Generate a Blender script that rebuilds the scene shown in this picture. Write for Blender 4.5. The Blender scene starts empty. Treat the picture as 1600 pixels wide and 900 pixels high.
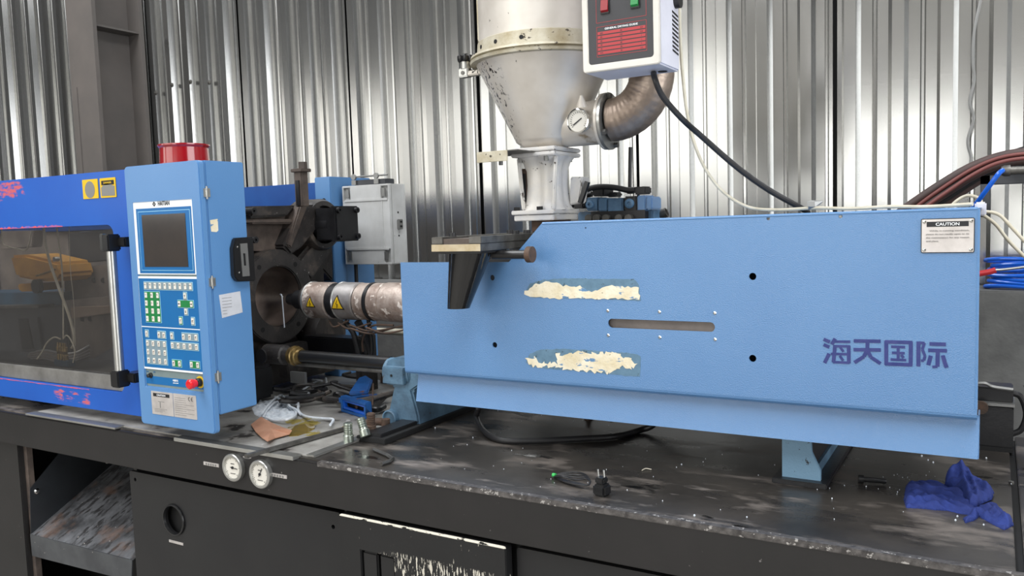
import bpy, bmesh, math, random
from mathutils import Vector, Matrix, noise
from mathutils.geometry import delaunay_2d_cdt
random.seed(7)
SC = bpy.context.scene
COL = SC.collection
PI = math.pi

# ------------------------------------------------------------------ camera
F = 1285.036
CAM = Vector((0.0, -1.57065, 0.62))
R_ = Vector((0.86243241, 0.50515927, -0.03200698))
D_ = Vector((-0.50598657, 0.85867825, -0.08154295))
U_ = Vector((-0.01370848, 0.08652038, 0.99615576))
cd = bpy.data.cameras.new('camera'); cam = bpy.data.objects.new('camera', cd); COL.objects.link(cam)
cd.sensor_width = 36; cd.lens = F / 1600 * 36; cd.clip_start = 0.02; cd.clip_end = 200
m = Matrix.Identity(4)
for i, v in enumerate((R_, U_, -D_)):
    for j in range(3): m[j][i] = v[j]
m.translation = CAM
cam.matrix_world = m
SC.camera = cam

# ------------------------------------------------------------------ world, daylight through the openings of the hall
w = bpy.data.worlds.new('world'); SC.world = w; w.use_nodes = True
bgn = w.node_tree.nodes['Background']
bgn.inputs[0].default_value = (0.80, 0.90, 1.0, 1); bgn.inputs[1].default_value = 1.0

def area(name, loc, rot, sx, sy, power, col=(1, 1, 1)):
    l = bpy.data.lights.new(name, 'AREA'); l.shape = 'RECTANGLE'; l.size = sx; l.size_y = sy
    l.energy = power; l.color = col
    o = bpy.data.objects.new(name, l); COL.objects.link(o); o.location = loc; o.rotation_euler = rot
    return o
R90 = PI / 2
area('daylight_front_gate', (-0.9, -7.3, .65), (R90, 0, 0), 2.3, 2.3, 145, (1.0, 0.985, 0.94))
area('daylight_front_windows', (-5.5, -7.3, 2.0), (R90, 0, 0), 5.8, 2.1, 190, (1.0, 0.97, 0.90))
area('daylight_right_gate', (6.3, -1.2, 1.2), (0, R90, 0), 4.0, 5.0, 560, (0.97, 0.985, 1.0))
area('daylight_left_window', (-8.8, -5.2, 1.75), (0, -R90, 0), 1.7, 2.4, 60, (1.0, 0.95, 0.86))
area('daylight_roof_strip', (-3.9, -2.9, 5.1), (0, 0, 0), 2.6, 7.6, 800, (0.98, 0.99, 1.0))
area('daylight_roof_strip_right', (1.2, -2.9, 5.1), (0, 0, 0), 2.2, 7.6, 560, (0.98, 0.99, 1.0))

SC.view_settings.view_transform = 'Standard'
SC.view_settings.look = 'None'
SC.view_settings.gamma = 1
SC.view_settings.use_curve_mapping = False
SC.view_settings.exposure = -0.68

# ------------------------------------------------------------------ helpers
def at(px, py, X=None, Y=None, Z=None):
    "world point seen in direction (px, py) that lies on the given real plane"
    r = R_ * ((px - 800) / F) + D_ - U_ * ((py - 450) / F)
    i, v = (0, X) if X is not None else (1, Y) if Y is not None else (2, Z)
    return CAM + r * ((v - CAM[i]) / r[i])

def lin(c):
    return tuple((v / 255 / 12.92 if v / 255 <= 0.04045 else ((v / 255 + 0.055) / 1.055) ** 2.4) for v in c) + (1,)

def mat(name, col, rough=0.5, metal=0.0, var=None, vscale=6.0, layers=(), bump=0.0, bscale=200.0, bstretch=(1, 1, 1), coat=0.0, emit=None, bump2=None, rvar=0.0, coatr=0.1):
    """procedural paint / metal: var = second colour mixed by soft noise; layers = worn or dirty marks of their own shape:
    (colour, scale, threshold, softness, stretch, [axis, lo, hi], roughness)"""
    mt = bpy.data.materials.new(name); mt.use_nodes = True
    nt = mt.node_tree; N = nt.nodes; L = nt.links
    b = N['Principled BSDF']
    b.inputs['Roughness'].default_value = rough; b.inputs['Metallic'].default_value = metal
    b.inputs['Coat Weight'].default_value = coat; b.inputs['Coat Roughness'].default_value = coatr
    tc = N.new('ShaderNodeTexCoord')
    def tex(scale, stretch=(1, 1, 1), detail=4, rgh=0.6):
        mp = N.new('ShaderNodeMapping'); mp.inputs['Scale'].default_value = stretch
        L.new(tc.outputs['Object'], mp.inputs[0])
        n = N.new('ShaderNodeTexNoise'); n.inputs['Scale'].default_value = scale; n.inputs['Detail'].default_value = detail
        n.inputs['Roughness'].default_value = rgh
        L.new(mp.outputs[0], n.inputs['Vector']); return n.outputs[0]
    def maprange(src, a, c, lo=0.0, hi=1.0):
        r = N.new('ShaderNodeMapRange'); L.new(src, r.inputs[0])
        r.inputs[1].default_value = a; r.inputs[2].default_value = c; r.inputs[3].default_value = lo; r.inputs[4].default_value = hi
        return r.outputs[0]
    def mix(f, a, c):
        x = N.new('ShaderNodeMix'); x.data_type = 'RGBA'
        L.new(f, x.inputs[0])
        if isinstance(a, tuple): x.inputs[6].default_value = a
        else: L.new(a, x.inputs[6])
        if isinstance(c, tuple): x.inputs[7].default_value = c
        else: L.new(c, x.inputs[7])
        return x.outputs[2]
    cur = lin(col); b.inputs['Base Color'].default_value = cur
    rcur = None
    if var:
        cur = mix(maprange(tex(vscale), 0.35, 0.68), cur, lin(var))
    for ly in layers:
        c, scale, thr, soft = ly[:4]
        st = ly[4] if len(ly) > 4 and ly[4] else (1, 1, 1)
        f = maprange(tex(scale, st, 5), thr, thr + soft)
        if len(ly) > 5 and ly[5]:
            sx = N.new('ShaderNodeSeparateXYZ'); L.new(tc.outputs['Object'], sx.inputs[0])
            for ax, lo, hi in ([ly[5]] if not isinstance(ly[5], list) else ly[5]):
                g = maprange(sx.outputs[ax], lo, hi)
                q = N.new('ShaderNodeMath'); q.operation = 'MULTIPLY'; L.new(f, q.inputs[0]); L.new(g, q.inputs[1]); f = q.outputs[0]
            f = maprange(f, 0.25, 0.45)
        cur = mix(f, cur, lin(c))
        if len(ly) > 6:
            x = N.new('ShaderNodeMix'); x.data_type = 'FLOAT'; L.new(f, x.inputs[0])
            if rcur is None: x.inputs[2].default_value = rough
            else: L.new(rcur, x.inputs[2])
            x.inputs[3].default_value = ly[6]; rcur = x.outputs[0]
    if not isinstance(cur, tuple): L.new(cur, b.inputs['Base Color'])
    if rcur is not None: L.new(rcur, b.inputs['Roughness'])
    elif rvar:
        L.new(maprange(tex(vscale * 1.7), 0.3, 0.7, max(0.02, rough - rvar), min(1, rough + rvar)), b.inputs['Roughness'])
    if bump:
        bp = N.new('ShaderNodeBump'); bp.inputs['Strength'].default_value = bump; bp.inputs['Distance'].default_value = 0.002
        L.new(tex(bscale, bstretch, 2), bp.inputs['Height']); L.new(bp.outputs[0], b.inputs['Normal'])
        if coat: L.new(bp.outputs[0], b.inputs['Coat Normal'])
        if bump2:
            b2 = N.new('ShaderNodeBump'); b2.inputs['Strength'].default_value = bump2[0]; b2.inputs['Distance'].default_value = 0.01
            L.new(tex(bump2[1], bump2[2], 2), b2.inputs['Height']); L.new(b2.outputs[0], bp.inputs['Normal'])
    if emit:
        b.inputs['Emission Color'].default_value = lin(col); b.inputs['Emission Strength'].default_value = emit
    return mt

class MB:
    "collects shapes given in world coordinates and links them as one mesh"
    def __init__(s): s.bm = bmesh.new()
    def face(s, pts):
        return s.bm.faces.new([s.bm.verts.new(p) for p in pts])
    def box(s, x0, x1, y0, y1, z0, z1, rot=None, piv=None):
        c = [Vector((x, y, z)) for x in (x0, x1) for y in (y0, y1) for z in (z0, z1)]
        if rot:
            pv = Vector(piv) if piv else Vector(((x0 + x1) / 2, (y0 + y1) / 2, (z0 + z1) / 2))
            c = [rot @ (v - pv) + pv for v in c]
        v = [s.bm.verts.new(p) for p in c]
        for q in ((0, 1, 3, 2), (4, 6, 7, 5), (0, 4, 5, 1), (2, 3, 7, 6), (0, 2, 6, 4), (1, 5, 7, 3)):
            s.bm.faces.new([v[i] for i in q])
        return s
    def beam(s, a, b, wd, ht, up=(0, 0, 1)):
        a, b = Vector(a), Vector(b); d = (b - a).normalized(); sd = d.cross(Vector(up)).normalized(); u = sd.cross(d)
        v = [s.bm.verts.new(p + sd * i * wd / 2 + u * j * ht / 2) for p in (a, b) for i in (-1, 1) for j in (-1, 1)]
        for q in ((0, 2, 3, 1), (4, 5, 7, 6), (0, 1, 5, 4), (2, 6, 7, 3), (0, 4, 6, 2), (1, 3, 7, 5)):
            s.bm.faces.new([v[i] for i in q])
        return s
    def prism(s, pts, vec):
        vec = Vector(vec); a = [s.bm.verts.new(p) for p in pts]; b = [s.bm.verts.new(Vector(p) + vec) for p in pts]
        s.bm.faces.new(a); s.bm.faces.new(b[::-1]); n = len(pts)
        for i in range(n): s.bm.faces.new([a[i], b[i], b[(i + 1) % n], a[(i + 1) % n]])
        return s
    def lathe(s, o, d, prof, n=32, caps=True, up=None):
        o, d = Vector(o), Vector(d).normalized()
        a = d.cross(Vector(up) if up else (Vector((0, 0, 1)) if abs(d.z) < .9 else Vector((1, 0, 0)))).normalized(); b = d.cross(a)
        rings = []
        for h, r in prof:
            rings.append([s.bm.verts.new(o + d * h + (a * math.cos(2 * PI * k / n) + b * math.sin(2 * PI * k / n)) * r) for k in range(n)])
        for p, q in zip(rings, rings[1:]):
            for k in range(n):
                s.bm.faces.new([p[k], p[(k + 1) % n], q[(k + 1) % n], q[k]])
        if caps:
            s.bm.faces.new(rings[0][::-1]); s.bm.faces.new(rings[-1])
        return s
    def cyl(s, a, b, r, r2=None, n=24):
        a, b = Vector(a), Vector(b)
        return s.lathe(a, b - a, [(0, r), ((b - a).length, r if r2 is None else r2)], n)
    def tube(s, path, r, n=8, smooth=6, taper=None):
        P = [Vector(p) for p in path]
        if smooth and len(P) > 2:
            Q = [P[0] * 2 - P[1]] + P + [P[-1] * 2 - P[-2]]; out = []
            for i in range(1, len(Q) - 2):
                p0, p1, p2, p3 = Q[i - 1:i + 3]
                for k in range(smooth):
                    t = k / smooth
                    out.append(0.5 * ((2 * p1) + (p2 - p0) * t + (2 * p0 - 5 * p1 + 4 * p2 - p3) * t * t + (3 * p1 - p0 - 3 * p2 + p3) * t ** 3))
            out.append(P[-1]); P = out
        prev = None; nv = None
        for i, p in enumerate(P):
            d = ((P[i + 1] if i + 1 < len(P) else p) - (P[i - 1] if i else p)).normalized()
            if nv is None:
                nv = d.cross(Vector((0, 0, 1))) if abs(d.z) < .95 else d.cross(Vector((1, 0, 0)))
            nv = (nv - d * nv.dot(d)).normalized(); bv = d.cross(nv)
            rr = r if taper is None else taper(i / (len(P) - 1)) * r
            ring = [s.bm.verts.new(p + (nv * math.cos(2 * PI * k / n) + bv * math.sin(2 * PI * k / n)) * rr) for k in range(n)]
            if prev:
                for k in range(n): s.bm.faces.new([prev[k], prev[(k + 1) % n], ring[(k + 1) % n], ring[k]])
            else: s.bm.faces.new(ring[::-1])
            prev = ring
        s.bm.faces.new(prev)
        return s
    def plate(s, outline, holes, plane, pos, depth):
        """sheet with real holes. plane 'Y': 2D = (X, Z), front face at Y = pos, going to pos + depth; 'X': 2D = (Y, Z); 'Z': (X, Y)"""
        def ccw(lp):
            ar = sum(lp[i][0] * lp[(i + 1) % len(lp)][1] - lp[(i + 1) % len(lp)][0] * lp[i][1] for i in range(len(lp)))
            return list(lp) if ar > 0 else list(lp)[::-1]
        loops = [ccw(lp) for lp in [outline] + list(holes)]; V = []; E = []
        for lp in loops:
            b0 = len(V); V += [Vector(p) for p in lp]; E += [(b0 + i, b0 + (i + 1) % len(lp)) for i in range(len(lp))]
        FI = []; b0 = 0
        for lp in loops: FI.append(list(range(b0, b0 + len(lp)))); b0 += len(lp)
        v2, e2, f2, _, _, of = delaunay_2d_cdt(V, [], FI, 1, 1e-6)
        f2 = [f for f, o in zip(f2, of) if list(o) == [0]]
        def T(p, t):
            q = pos + t
            return (p[0], q, p[1]) if plane == 'Y' else (q, p[0], p[1]) if plane == 'X' else (p[0], p[1], q)
        a = [s.bm.verts.new(T(p, 0)) for p in v2]; b = [s.bm.verts.new(T(p, depth)) for p in v2]
        cnt = {}
        for f in f2:
            for i in range(len(f)):
                k = (f[i], f[(i + 1) % len(f)]); cnt[frozenset(k)] = cnt.get(frozenset(k), 0) + 1
            s.bm.faces.new([a[i] for i in f]); s.bm.faces.new([b[i] for i in f][::-1])
        for k, c in cnt.items():
            if c == 1:
                i, j = tuple(k); s.bm.faces.new([a[i], b[i], b[j], a[j]])
        return s
    def build(s, name, mt, parent=None, loc=None, smooth=35, bevel=0.0, seg=2, label=None, cat=None, group=None, kind=None):
        bmesh.ops.recalc_face_normals(s.bm, faces=s.bm.faces)
        if bevel:
            bmesh.ops.remove_doubles(s.bm, verts=s.bm.verts, dist=1e-6)
            bmesh.ops.dissolve_limit(s.bm, angle_limit=math.radians(1), verts=s.bm.verts, edges=s.bm.edges)
            ed = [e for e in s.bm.edges if len(e.link_faces) == 2 and e.calc_face_angle(0) > math.radians(32)]
            try: bmesh.ops.bevel(s.bm, geom=ed, offset=bevel, segments=seg, affect='EDGES', clamp_overlap=True)
            except Exception: pass
        if parent is not None:
            root = parent
            while root.parent: root = root.parent
            L0 = Vector(root['_l'])
        else:
            if loc is None:
                xs = [v.co for v in s.bm.verts]
                loc = (sum(min(c[i] for c in xs) + max(c[i] for c in xs) for i in (0,)) / 2, (min(c[1] for c in xs) + max(c[1] for c in xs)) / 2, min(c[2] for c in xs))
            L0 = Vector(loc)
        for v in s.bm.verts: v.co -= L0
        me = bpy.data.meshes.new(name)
        if smooth:
            for f in s.bm.faces: f.smooth = True
            for e in s.bm.edges:
                if len(e.link_faces) == 2 and e.calc_face_angle(0) > math.radians(smooth): e.smooth = False
        s.bm.to_mesh(me); s.bm.free()
        me.materials.append(mt)
        o = bpy.data.objects.new(name, me); COL.objects.link(o)
        if parent is not None: o.parent = parent
        else: o.location = L0; o['_l'] = tuple(L0)
        tag(o, label, cat, group, kind)
        return o

def tag(o, label=None, cat=None, group=None, kind=None):
    if label: o['label'] = label
    if cat: o['category'] = cat
    if group: o['group'] = group
    if kind: o['kind'] = kind
    return o

def thing(name, loc, label=None, cat=None, group=None, kind=None):
    o = bpy.data.objects.new(name, None); COL.objects.link(o); o.location = loc; o['_l'] = tuple(loc)
    return tag(o, label, cat, group, kind)

def circ(cx, cy, r, n=24, ry=None):
    return [(cx + r * math.cos(2 * PI * k / n), cy + (ry or r) * math.sin(2 * PI * k / n)) for k in range(n)]

def rrect(x0, x1, y0, y1, r, n=5):
    o = []
    for cx, cy, a in ((x1 - r, y1 - r, 0), (x0 + r, y1 - r, 90), (x0 + r, y0 + r, 180), (x1 - r, y0 + r, 270)):
        for k in range(n + 1):
            t = math.radians(a + 90 * k / n); o.append((cx + r * math.cos(t), cy + r * math.sin(t)))
    return o

def text(body, cx, cz, y, wd=None, ht=None, mt=None, parent=None, name='lettering', thick=0.0006, spacing=1.0, bold=0.0, plane='Y', shear=0.0):
    "flat lettering on a vertical face"
    c = bpy.data.curves.new('t', 'FONT'); c.body = body; c.extrude = 0.3; c.align_x = 'LEFT'; c.space_character = spacing; c.resolution_u = 3; c.offset = bold; c.shear = shear
    t = bpy.data.objects.new('t', c); me = bpy.data.meshes.new_from_object(t)
    bm = bmesh.new(); bm.from_mesh(me); bpy.data.meshes.remove(me); bpy.data.objects.remove(t)
    xs = [v.co.x for v in bm.verts]; ys = [v.co.y for v in bm.verts]
    W, H = max(xs) - min(xs), max(ys) - min(ys); mx, my = (max(xs) + min(xs)) / 2, (max(ys) + min(ys)) / 2
    sx = (wd / W) if wd else ht / H; sy = (ht / H) if ht else sx
    for v in bm.verts:
        a, b_, d = (v.co.x - mx) * sx, (v.co.y - my) * sy, v.co.z / 0.3 * thick
        v.co = (cx + a, y - d, cz + b_) if plane == 'Y' else (y + d, cx + a, cz + b_)
    q = MB(); q.bm.free(); q.bm = bm
    return q.build(name, mt, parent, smooth=0)

def copy_part(o, delta, parent):
    c = o.copy(); COL.objects.link(c); c.parent = parent; c.location = o.location + Vector(delta)
    return c
# ------------------------------------------------------------------ materials
M = {}
M['galv'] = mat('galvanised_sheet', (182, 182, 180), 0.20, 0.93, var=(174, 174, 172), vscale=2, bump=0.0, bscale=60, bstretch=(1, 1, .5), bump2=(0.05, 2.0, (1, 1, .2)),)
M['concrete'] = mat('grey_concrete', (112, 112, 110), 0.9, var=(88, 88, 87), vscale=6, bump=0.7, bscale=40, layers=[((60, 60, 60), 30, 0.72, 0.04)])
M['floor'] = mat('dusty_concrete_floor', (158, 153, 146), 0.75, var=(130, 127, 121), vscale=1.5, bump=0.3, bscale=50)
M['dark_wall'] = mat('hall_cladding', (70, 71, 72), 0.7, var=(58, 58, 58))
M['front_wall'] = mat('front_cladding', (146, 142, 136), 0.7, var=(132, 128, 122))
M['column'] = mat('brown_grey_steel', (103, 97, 93), 0.6, var=(92, 88, 85), vscale=3, bump=0.1, bscale=80)
M['blue'] = mat('light_blue_enamel', (89, 134, 182), 0.36, 0.0, var=(84, 129, 178), vscale=3, bump=0.42, bscale=420, coat=0.7, coatr=0.07,
                layers=[((90, 118, 140), 5, 0.78, 0.04, (1, 1, .4))])
M['cabinet'] = mat('cabinet_blue_enamel', (91, 138, 188), 0.38, var=(86, 133, 184), vscale=4, bump=0.12, bscale=260, coat=0.15,
                   layers=[((74, 100, 128), 26, 0.77, 0.02, (1, 1, .5))])
M['dblue'] = mat('deep_blue_paint', (20, 92, 186), 0.42, var=(18, 84, 178), vscale=3, bump=0.1, bscale=200, coat=0.1,
                 layers=[((200, 92, 100), 42, 0.34, 0.5, (.5, 1, 1.4), [(2, .705, .73), (2, .795, .775), (0, .16, .06)]),
                         ((200, 96, 104), 42, 0.36, 0.5, (.4, 1, 1.4), [(2, .012, .022), (2, .070, .055), (0, .14, .20), (0, .42, .37)]),
                         ((206, 120, 130), 20, 0.73, 0.03, (.5, 1, 2))])
M['redchip'] = mat('red_primer', (222, 84, 84), 0.6, var=(60, 104, 190), vscale=24)
M['rearblue'] = mat('rear_guard_blue', (22, 78, 150), 0.5, var=(18, 66, 136), vscale=6, bump=.1)
M['black'] = mat('black_enamel', (32, 31, 31), 0.42, var=(38, 37, 38), vscale=5, bump=0.08, bscale=180, layers=[((96, 94, 92), 45, 0.74, 0.03)])
M['bedtop'] = mat('oily_black_bed_top', (60, 56, 52), 0.31, var=(40, 38, 36), vscale=5.5, bump=0.06, bscale=90,
                  layers=[((106, 99, 93), 5.0, 0.52, 0.14, (1, 2.0, 1), None, 0.48), ((120, 113, 108), 11, 0.60, 0.12, (.5, 1.8, 1), None, .55), ((20, 20, 21), 5, 0.63, 0.03, (.6, 1.5, 1), None, 0.10), ((44, 42, 41), 9, 0.56, 0.10, (.5, 1.6, 1), None, .25),
                          ((150, 146, 142), 60, 0.73, 0.03, None, None, .6)])
M['bededge'] = mat('worn_bed_edge', (104, 100, 98), 0.45, 0.3, var=(60, 57, 56), vscale=60, layers=[((176, 172, 168), 80, 0.60, 0.04)])
M['trayplate'] = mat('oil_stained_steel_plate', (172, 170, 165), 0.5, 0.25, var=(124, 120, 114), vscale=9, bump=0.2, bscale=120,
                     layers=[((52, 50, 48), 9, 0.60, 0.05), ((190, 188, 184), 26, 0.66, 0.05), ((150, 134, 66), 11, 0.57, 0.06, None, [(0, -.60, -.52), (0, -.24, -.32), (1, -.42, -.36), (1, -.12, -.18)])])
M['oil'] = mat('amber_oil', (146, 122, 52), 0.08, var=(120, 104, 60), vscale=20, coat=.6)
M['apron'] = mat('apron_black_paint', (33, 31, 31), 0.42, var=(27, 26, 26), vscale=6, bump=0.06, bscale=140, layers=[((110, 106, 104), 55, 0.72, 0.03), ((92, 88, 86), 20, .74, .02, (.3, 1, 4))])
M['panel'] = mat('access_panel_black', (31, 31, 32), 0.42, var=(26, 26, 28), vscale=5, bump=0.05, bscale=100, layers=[((120, 118, 114), 60, 0.75, 0.02)])
M['scraped'] = mat('scratched_black_panel', (28, 28, 29), 0.42, var=(24, 24, 25), vscale=5, bump=0.1, bscale=120,
                   layers=[((206, 200, 186), 130, 0.55, 0.03, (1.6, 1, .30), [(2, .760, .735), (0, .03, .12)]), ((170, 164, 152), 60, 0.70, 0.02, (1.5, 1, .6)),
                           ((226, 220, 206), 50, 0.42, 0.03, (.6, 1, 3), [(2, .8165, .8195), (1, -.499, -.5035)])])
M['dark'] = mat('shade_and_part_black', (16, 16, 17), 0.7)  # near-black parts and backings; also shade painted on as discs for holes
M['steel'] = mat('bright_steel', (196, 196, 192), 0.30, 0.85, var=(180, 180, 176), vscale=12)
M['chrome'] = mat('chrome', (215, 215, 212), 0.10, 1.0)
M['dullsteel'] = mat('dull_steel', (120, 118, 114), 0.42, 0.7, var=(88, 86, 82), vscale=30)
M['zinc'] = mat('zinc_fitting', (196, 202, 190), 0.28, 0.85, var=(150, 160, 150), vscale=60)
M['brass'] = mat('brass_fitting', (176, 150, 96), 0.34, 0.8, var=(110, 92, 62), vscale=50)
M['rust'] = mat('rusty_steel', (98, 76, 62), 0.7, 0.2, var=(66, 56, 50), vscale=40, bump=.3)
M['cast'] = mat('greasy_black_casting', (60, 56, 54), 0.42, 0.0, var=(40, 38, 38), vscale=12, bump=0.5, bscale=120,
                layers=[((98, 88, 80), 9, 0.54, 0.16, None, None, .55), ((170, 168, 164), 75, 0.69, 0.03)])
M['castbrown'] = mat('brown_dusted_casting', (98, 86, 78), 0.6, 0.0, var=(66, 58, 54), vscale=16, bump=0.5, bscale=140)
M['castblack'] = mat('black_machined_block', (34, 34, 36), 0.35, var=(26, 26, 28), vscale=20, bump=.15, bscale=100, layers=[((120, 118, 114), 70, .74, .03)])
M['bluecast'] = mat('blue_grey_casting', (96, 130, 154), 0.5, var=(70, 94, 114), vscale=14, bump=0.4, bscale=110, layers=[((70, 58, 50), 30, 0.68, 0.04), ((52, 66, 80), 12, .68, .06)])
M['bluevalve'] = mat('valve_blue_paint', (92, 128, 160), 0.42, var=(74, 106, 136), vscale=25, bump=.15)
M['hopper'] = mat('dirty_cream_aluminium', (226, 220, 211), 0.36, 0.30, var=(202, 194, 183), vscale=5, bump=0.12, bscale=90,
                  layers=[((44, 40, 38), 95, 0.57, 0.02, (1, 1, .6), [(0, .0, -.14), (2, .255, .22)]), ((60, 54, 50), 60, 0.68, 0.02, (1, 1, .5), (0, .1, -.1)), ((150, 134, 112), 9, 0.66, 0.06), ((60, 54, 50), 90, 0.76, 0.02)])
M['hopedge'] = mat('yellowed_flange', (200, 194, 176), 0.5, 0.2, var=(168, 156, 128), vscale=16, bump=.3, bscale=160, layers=[((70, 62, 50), 44, .61, .03, (1, 1, 1.5))])
M['pedestal'] = mat('chipped_white_casting', (222, 217, 208), 0.45, 0.1, var=(188, 190, 196), vscale=8, bump=0.25, bscale=120, layers=[((70, 60, 54), 34, 0.63, 0.03), ((176, 146, 116), 9, .60, .10)])
M['cream'] = mat('cream_box_paint', (226, 222, 214), 0.42, var=(210, 206, 198), vscale=8, layers=[((120, 110, 100), 50, 0.74, 0.02)])
M['whitebox'] = mat('white_side_paint', (226, 226, 236), 0.42, var=(208, 208, 218), vscale=6)
M['face'] = mat('charcoal_faceplate', (56, 56, 59), 0.45)
M['redprint'] = mat('red_print', (178, 58, 62), 0.5)
M['redrocker'] = mat('red_rocker', (140, 16, 24), 0.4)
M['greenrocker'] = mat('green_rocker', (20, 130, 60), 0.4)
M['duct'] = mat('aluminium_flexible_duct', (160, 144, 130), 0.40, 0.6, var=(120, 104, 92), vscale=9, bump=0.5, bscale=45, bump2=(.6, 14, (1, 1, 1)))
M['grey_box'] = mat('light_grey_junction_paint', (206, 207, 206), 0.5, var=(188, 188, 186), vscale=8, layers=[((96, 92, 88), 30, 0.72, 0.03)])
M['rubber'] = mat('black_rubber', (30, 30, 32), 0.45, var=(40, 39, 40), vscale=30, bump=.2, bscale=200)
M['gloss'] = mat('glossy_black_lacquer', (22, 22, 23), 0.12, coat=.5, coatr=.05, bump=.12, bscale=40, bstretch=(3, 3, .3))
M['plastic'] = mat('black_plastic', (30, 30, 31), 0.30, bump=.05)
M['bone'] = mat('off_white_cable', (214, 208, 190), 0.5, var=(196, 188, 166), vscale=30)
M['white'] = mat('white_cotton', (226, 230, 234), 0.8, var=(196, 204, 212), vscale=30, bump=.6, bscale=260)
M['hosebrown'] = mat('brown_hose', (82, 62, 58), 0.55, var=(62, 54, 54), vscale=12)
M['hosered'] = mat('red_brown_hose', (120, 66, 62), 0.5)
M['bluehose'] = mat('blue_air_hose', (26, 98, 208), 0.25, coat=.4)
M['tape'] = mat('silver_heater_band', (196, 192, 190), 0.34, 0.6, var=(150, 142, 138), vscale=10, bump=.25, bscale=60)
M['burnt'] = mat('burnt_resin_coated_band', (190, 176, 166), 0.44, 0.35, var=(128, 106, 94), vscale=14, bump=.6, bscale=70, layers=[((232, 220, 210), 26, 0.58, 0.05), ((36, 28, 26), 24, 0.66, 0.03)])
M['yellow'] = mat('warning_yellow', (226, 186, 30), 0.5)
M['print'] = mat('black_print', (26, 26, 30), 0.5)
M['greyprint'] = mat('faded_grey_print', (120, 118, 116), 0.6)
M['whiteprint'] = mat('white_print', (236, 238, 240), 0.5)
M['paper'] = mat('paper_label', (206, 208, 214), 0.6, var=(190, 192, 198), vscale=20)
M['plate'] = mat('aluminium_nameplate', (206, 200, 196), 0.40, 0.35, var=(186, 180, 176), vscale=24)
M['tealprint'] = mat('teal_blue_overlay', (12, 104, 166), 0.35, var=(16, 98, 158), vscale=6)
M['lightline'] = mat('pale_blue_line', (156, 206, 226), 0.4)
M['greenprint'] = mat('green_overlay', (16, 122, 62), 0.4)
M['greytile'] = mat('grey_overlay', (126, 146, 156), 0.4)
M['key'] = mat('cream_key', (222, 218, 208), 0.4)
M['keyink'] = mat('key_symbol_ink', (70, 40, 40), 0.5)
M['greyframe'] = mat('grey_green_bezel', (122, 138, 138), 0.45, var=(108, 124, 126), vscale=10)
M['screen'] = mat('dark_screen', (66, 60, 56), 0.12, var=(58, 54, 52), vscale=8, coat=.5)
M['redbutton'] = mat('red_button', (214, 30, 38), 0.25, coat=.4)
M['beacon'] = mat('red_beacon_plastic', (150, 16, 26), 0.16, coat=.6)
M['navy'] = mat('navy_lettering', (26, 44, 112), 0.42, var=(48, 54, 120), vscale=90)
M['peel'] = mat('peeled_adhesive', (100, 134, 158), 0.6, var=(84, 116, 138), vscale=40, layers=[((60, 82, 92), 90, 0.62, 0.03), ((140, 140, 116), 80, .70, .03)])
M['torn'] = mat('torn_cream_paper', (236, 228, 206), 0.8, var=(216, 202, 168), vscale=22, bump=.6, bscale=80, layers=[((98, 138, 176), 48, 0.60, 0.03, (.6, 1, 1.5)), ((150, 140, 110), 90, .68, .03)])
M['navycloth'] = mat('blue_work_cloth', (36, 56, 128), 0.85, var=(28, 42, 100), vscale=20, bump=.5, bscale=300)
M['card'] = mat('brown_cardboard', (188, 142, 116), 0.85, var=(172, 124, 98), vscale=14, bump=.2)
M['amber'] = mat('amber_painted_mould', (206, 152, 62), 0.45, var=(160, 112, 52), vscale=7, bump=.1)
M['inner'] = mat('grey_brown_inner_steel', (134, 124, 116), 0.5, var=(100, 92, 88), vscale=8, bump=.2, layers=[((140, 134, 126), 30, .70, .04)])
M['innerblue'] = mat('dark_teal_machine_paint', (44, 84, 110), 0.5, var=(36, 62, 82), vscale=10)
M['innerdark'] = mat('dark_inner_steel', (68, 70, 74), 0.5, var=(44, 46, 50), vscale=6, bump=.2, layers=[((110, 108, 104), 40, .73, .03)])
M['bracketgrey'] = mat('galvanised_bracket', (150, 150, 148), .4, .7)
M['socket'] = mat('green_beads', (60, 180, 90), .5)
# slightly tinted, slightly dusty acrylic window
g = bpy.data.materials.new('dusty_acrylic'); g.use_nodes = True
nt = g.node_tree; nt.nodes.clear(); N = nt.nodes; L = nt.links
out = N.new('ShaderNodeOutputMaterial'); tr = N.new('ShaderNodeBsdfTransparent'); tr.inputs[0].default_value = (.74, .73, .72, 1)
gl = N.new('ShaderNodeBsdfGlossy'); gl.inputs['Roughness'].default_value = .06; df = N.new('ShaderNodeBsdfDiffuse'); df.inputs[0].default_value = lin((170, 165, 160))
fr = N.new('ShaderNodeLayerWeight'); fr.inputs[0].default_value = .12
m1 = N.new('ShaderNodeMixShader'); m2 = N.new('ShaderNodeMixShader'); m1.inputs[0].default_value = .045
L.new(tr.outputs[0], m1.inputs[1]); L.new(df.outputs[0], m1.inputs[2]); L.new(fr.outputs[1], m2.inputs[0]); L.new(m1.outputs[0], m2.inputs[1]); L.new(gl.outputs[0], m2.inputs[2]); L.new(m2.outputs[0], out.inputs[0])
M['acrylic'] = g

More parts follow.
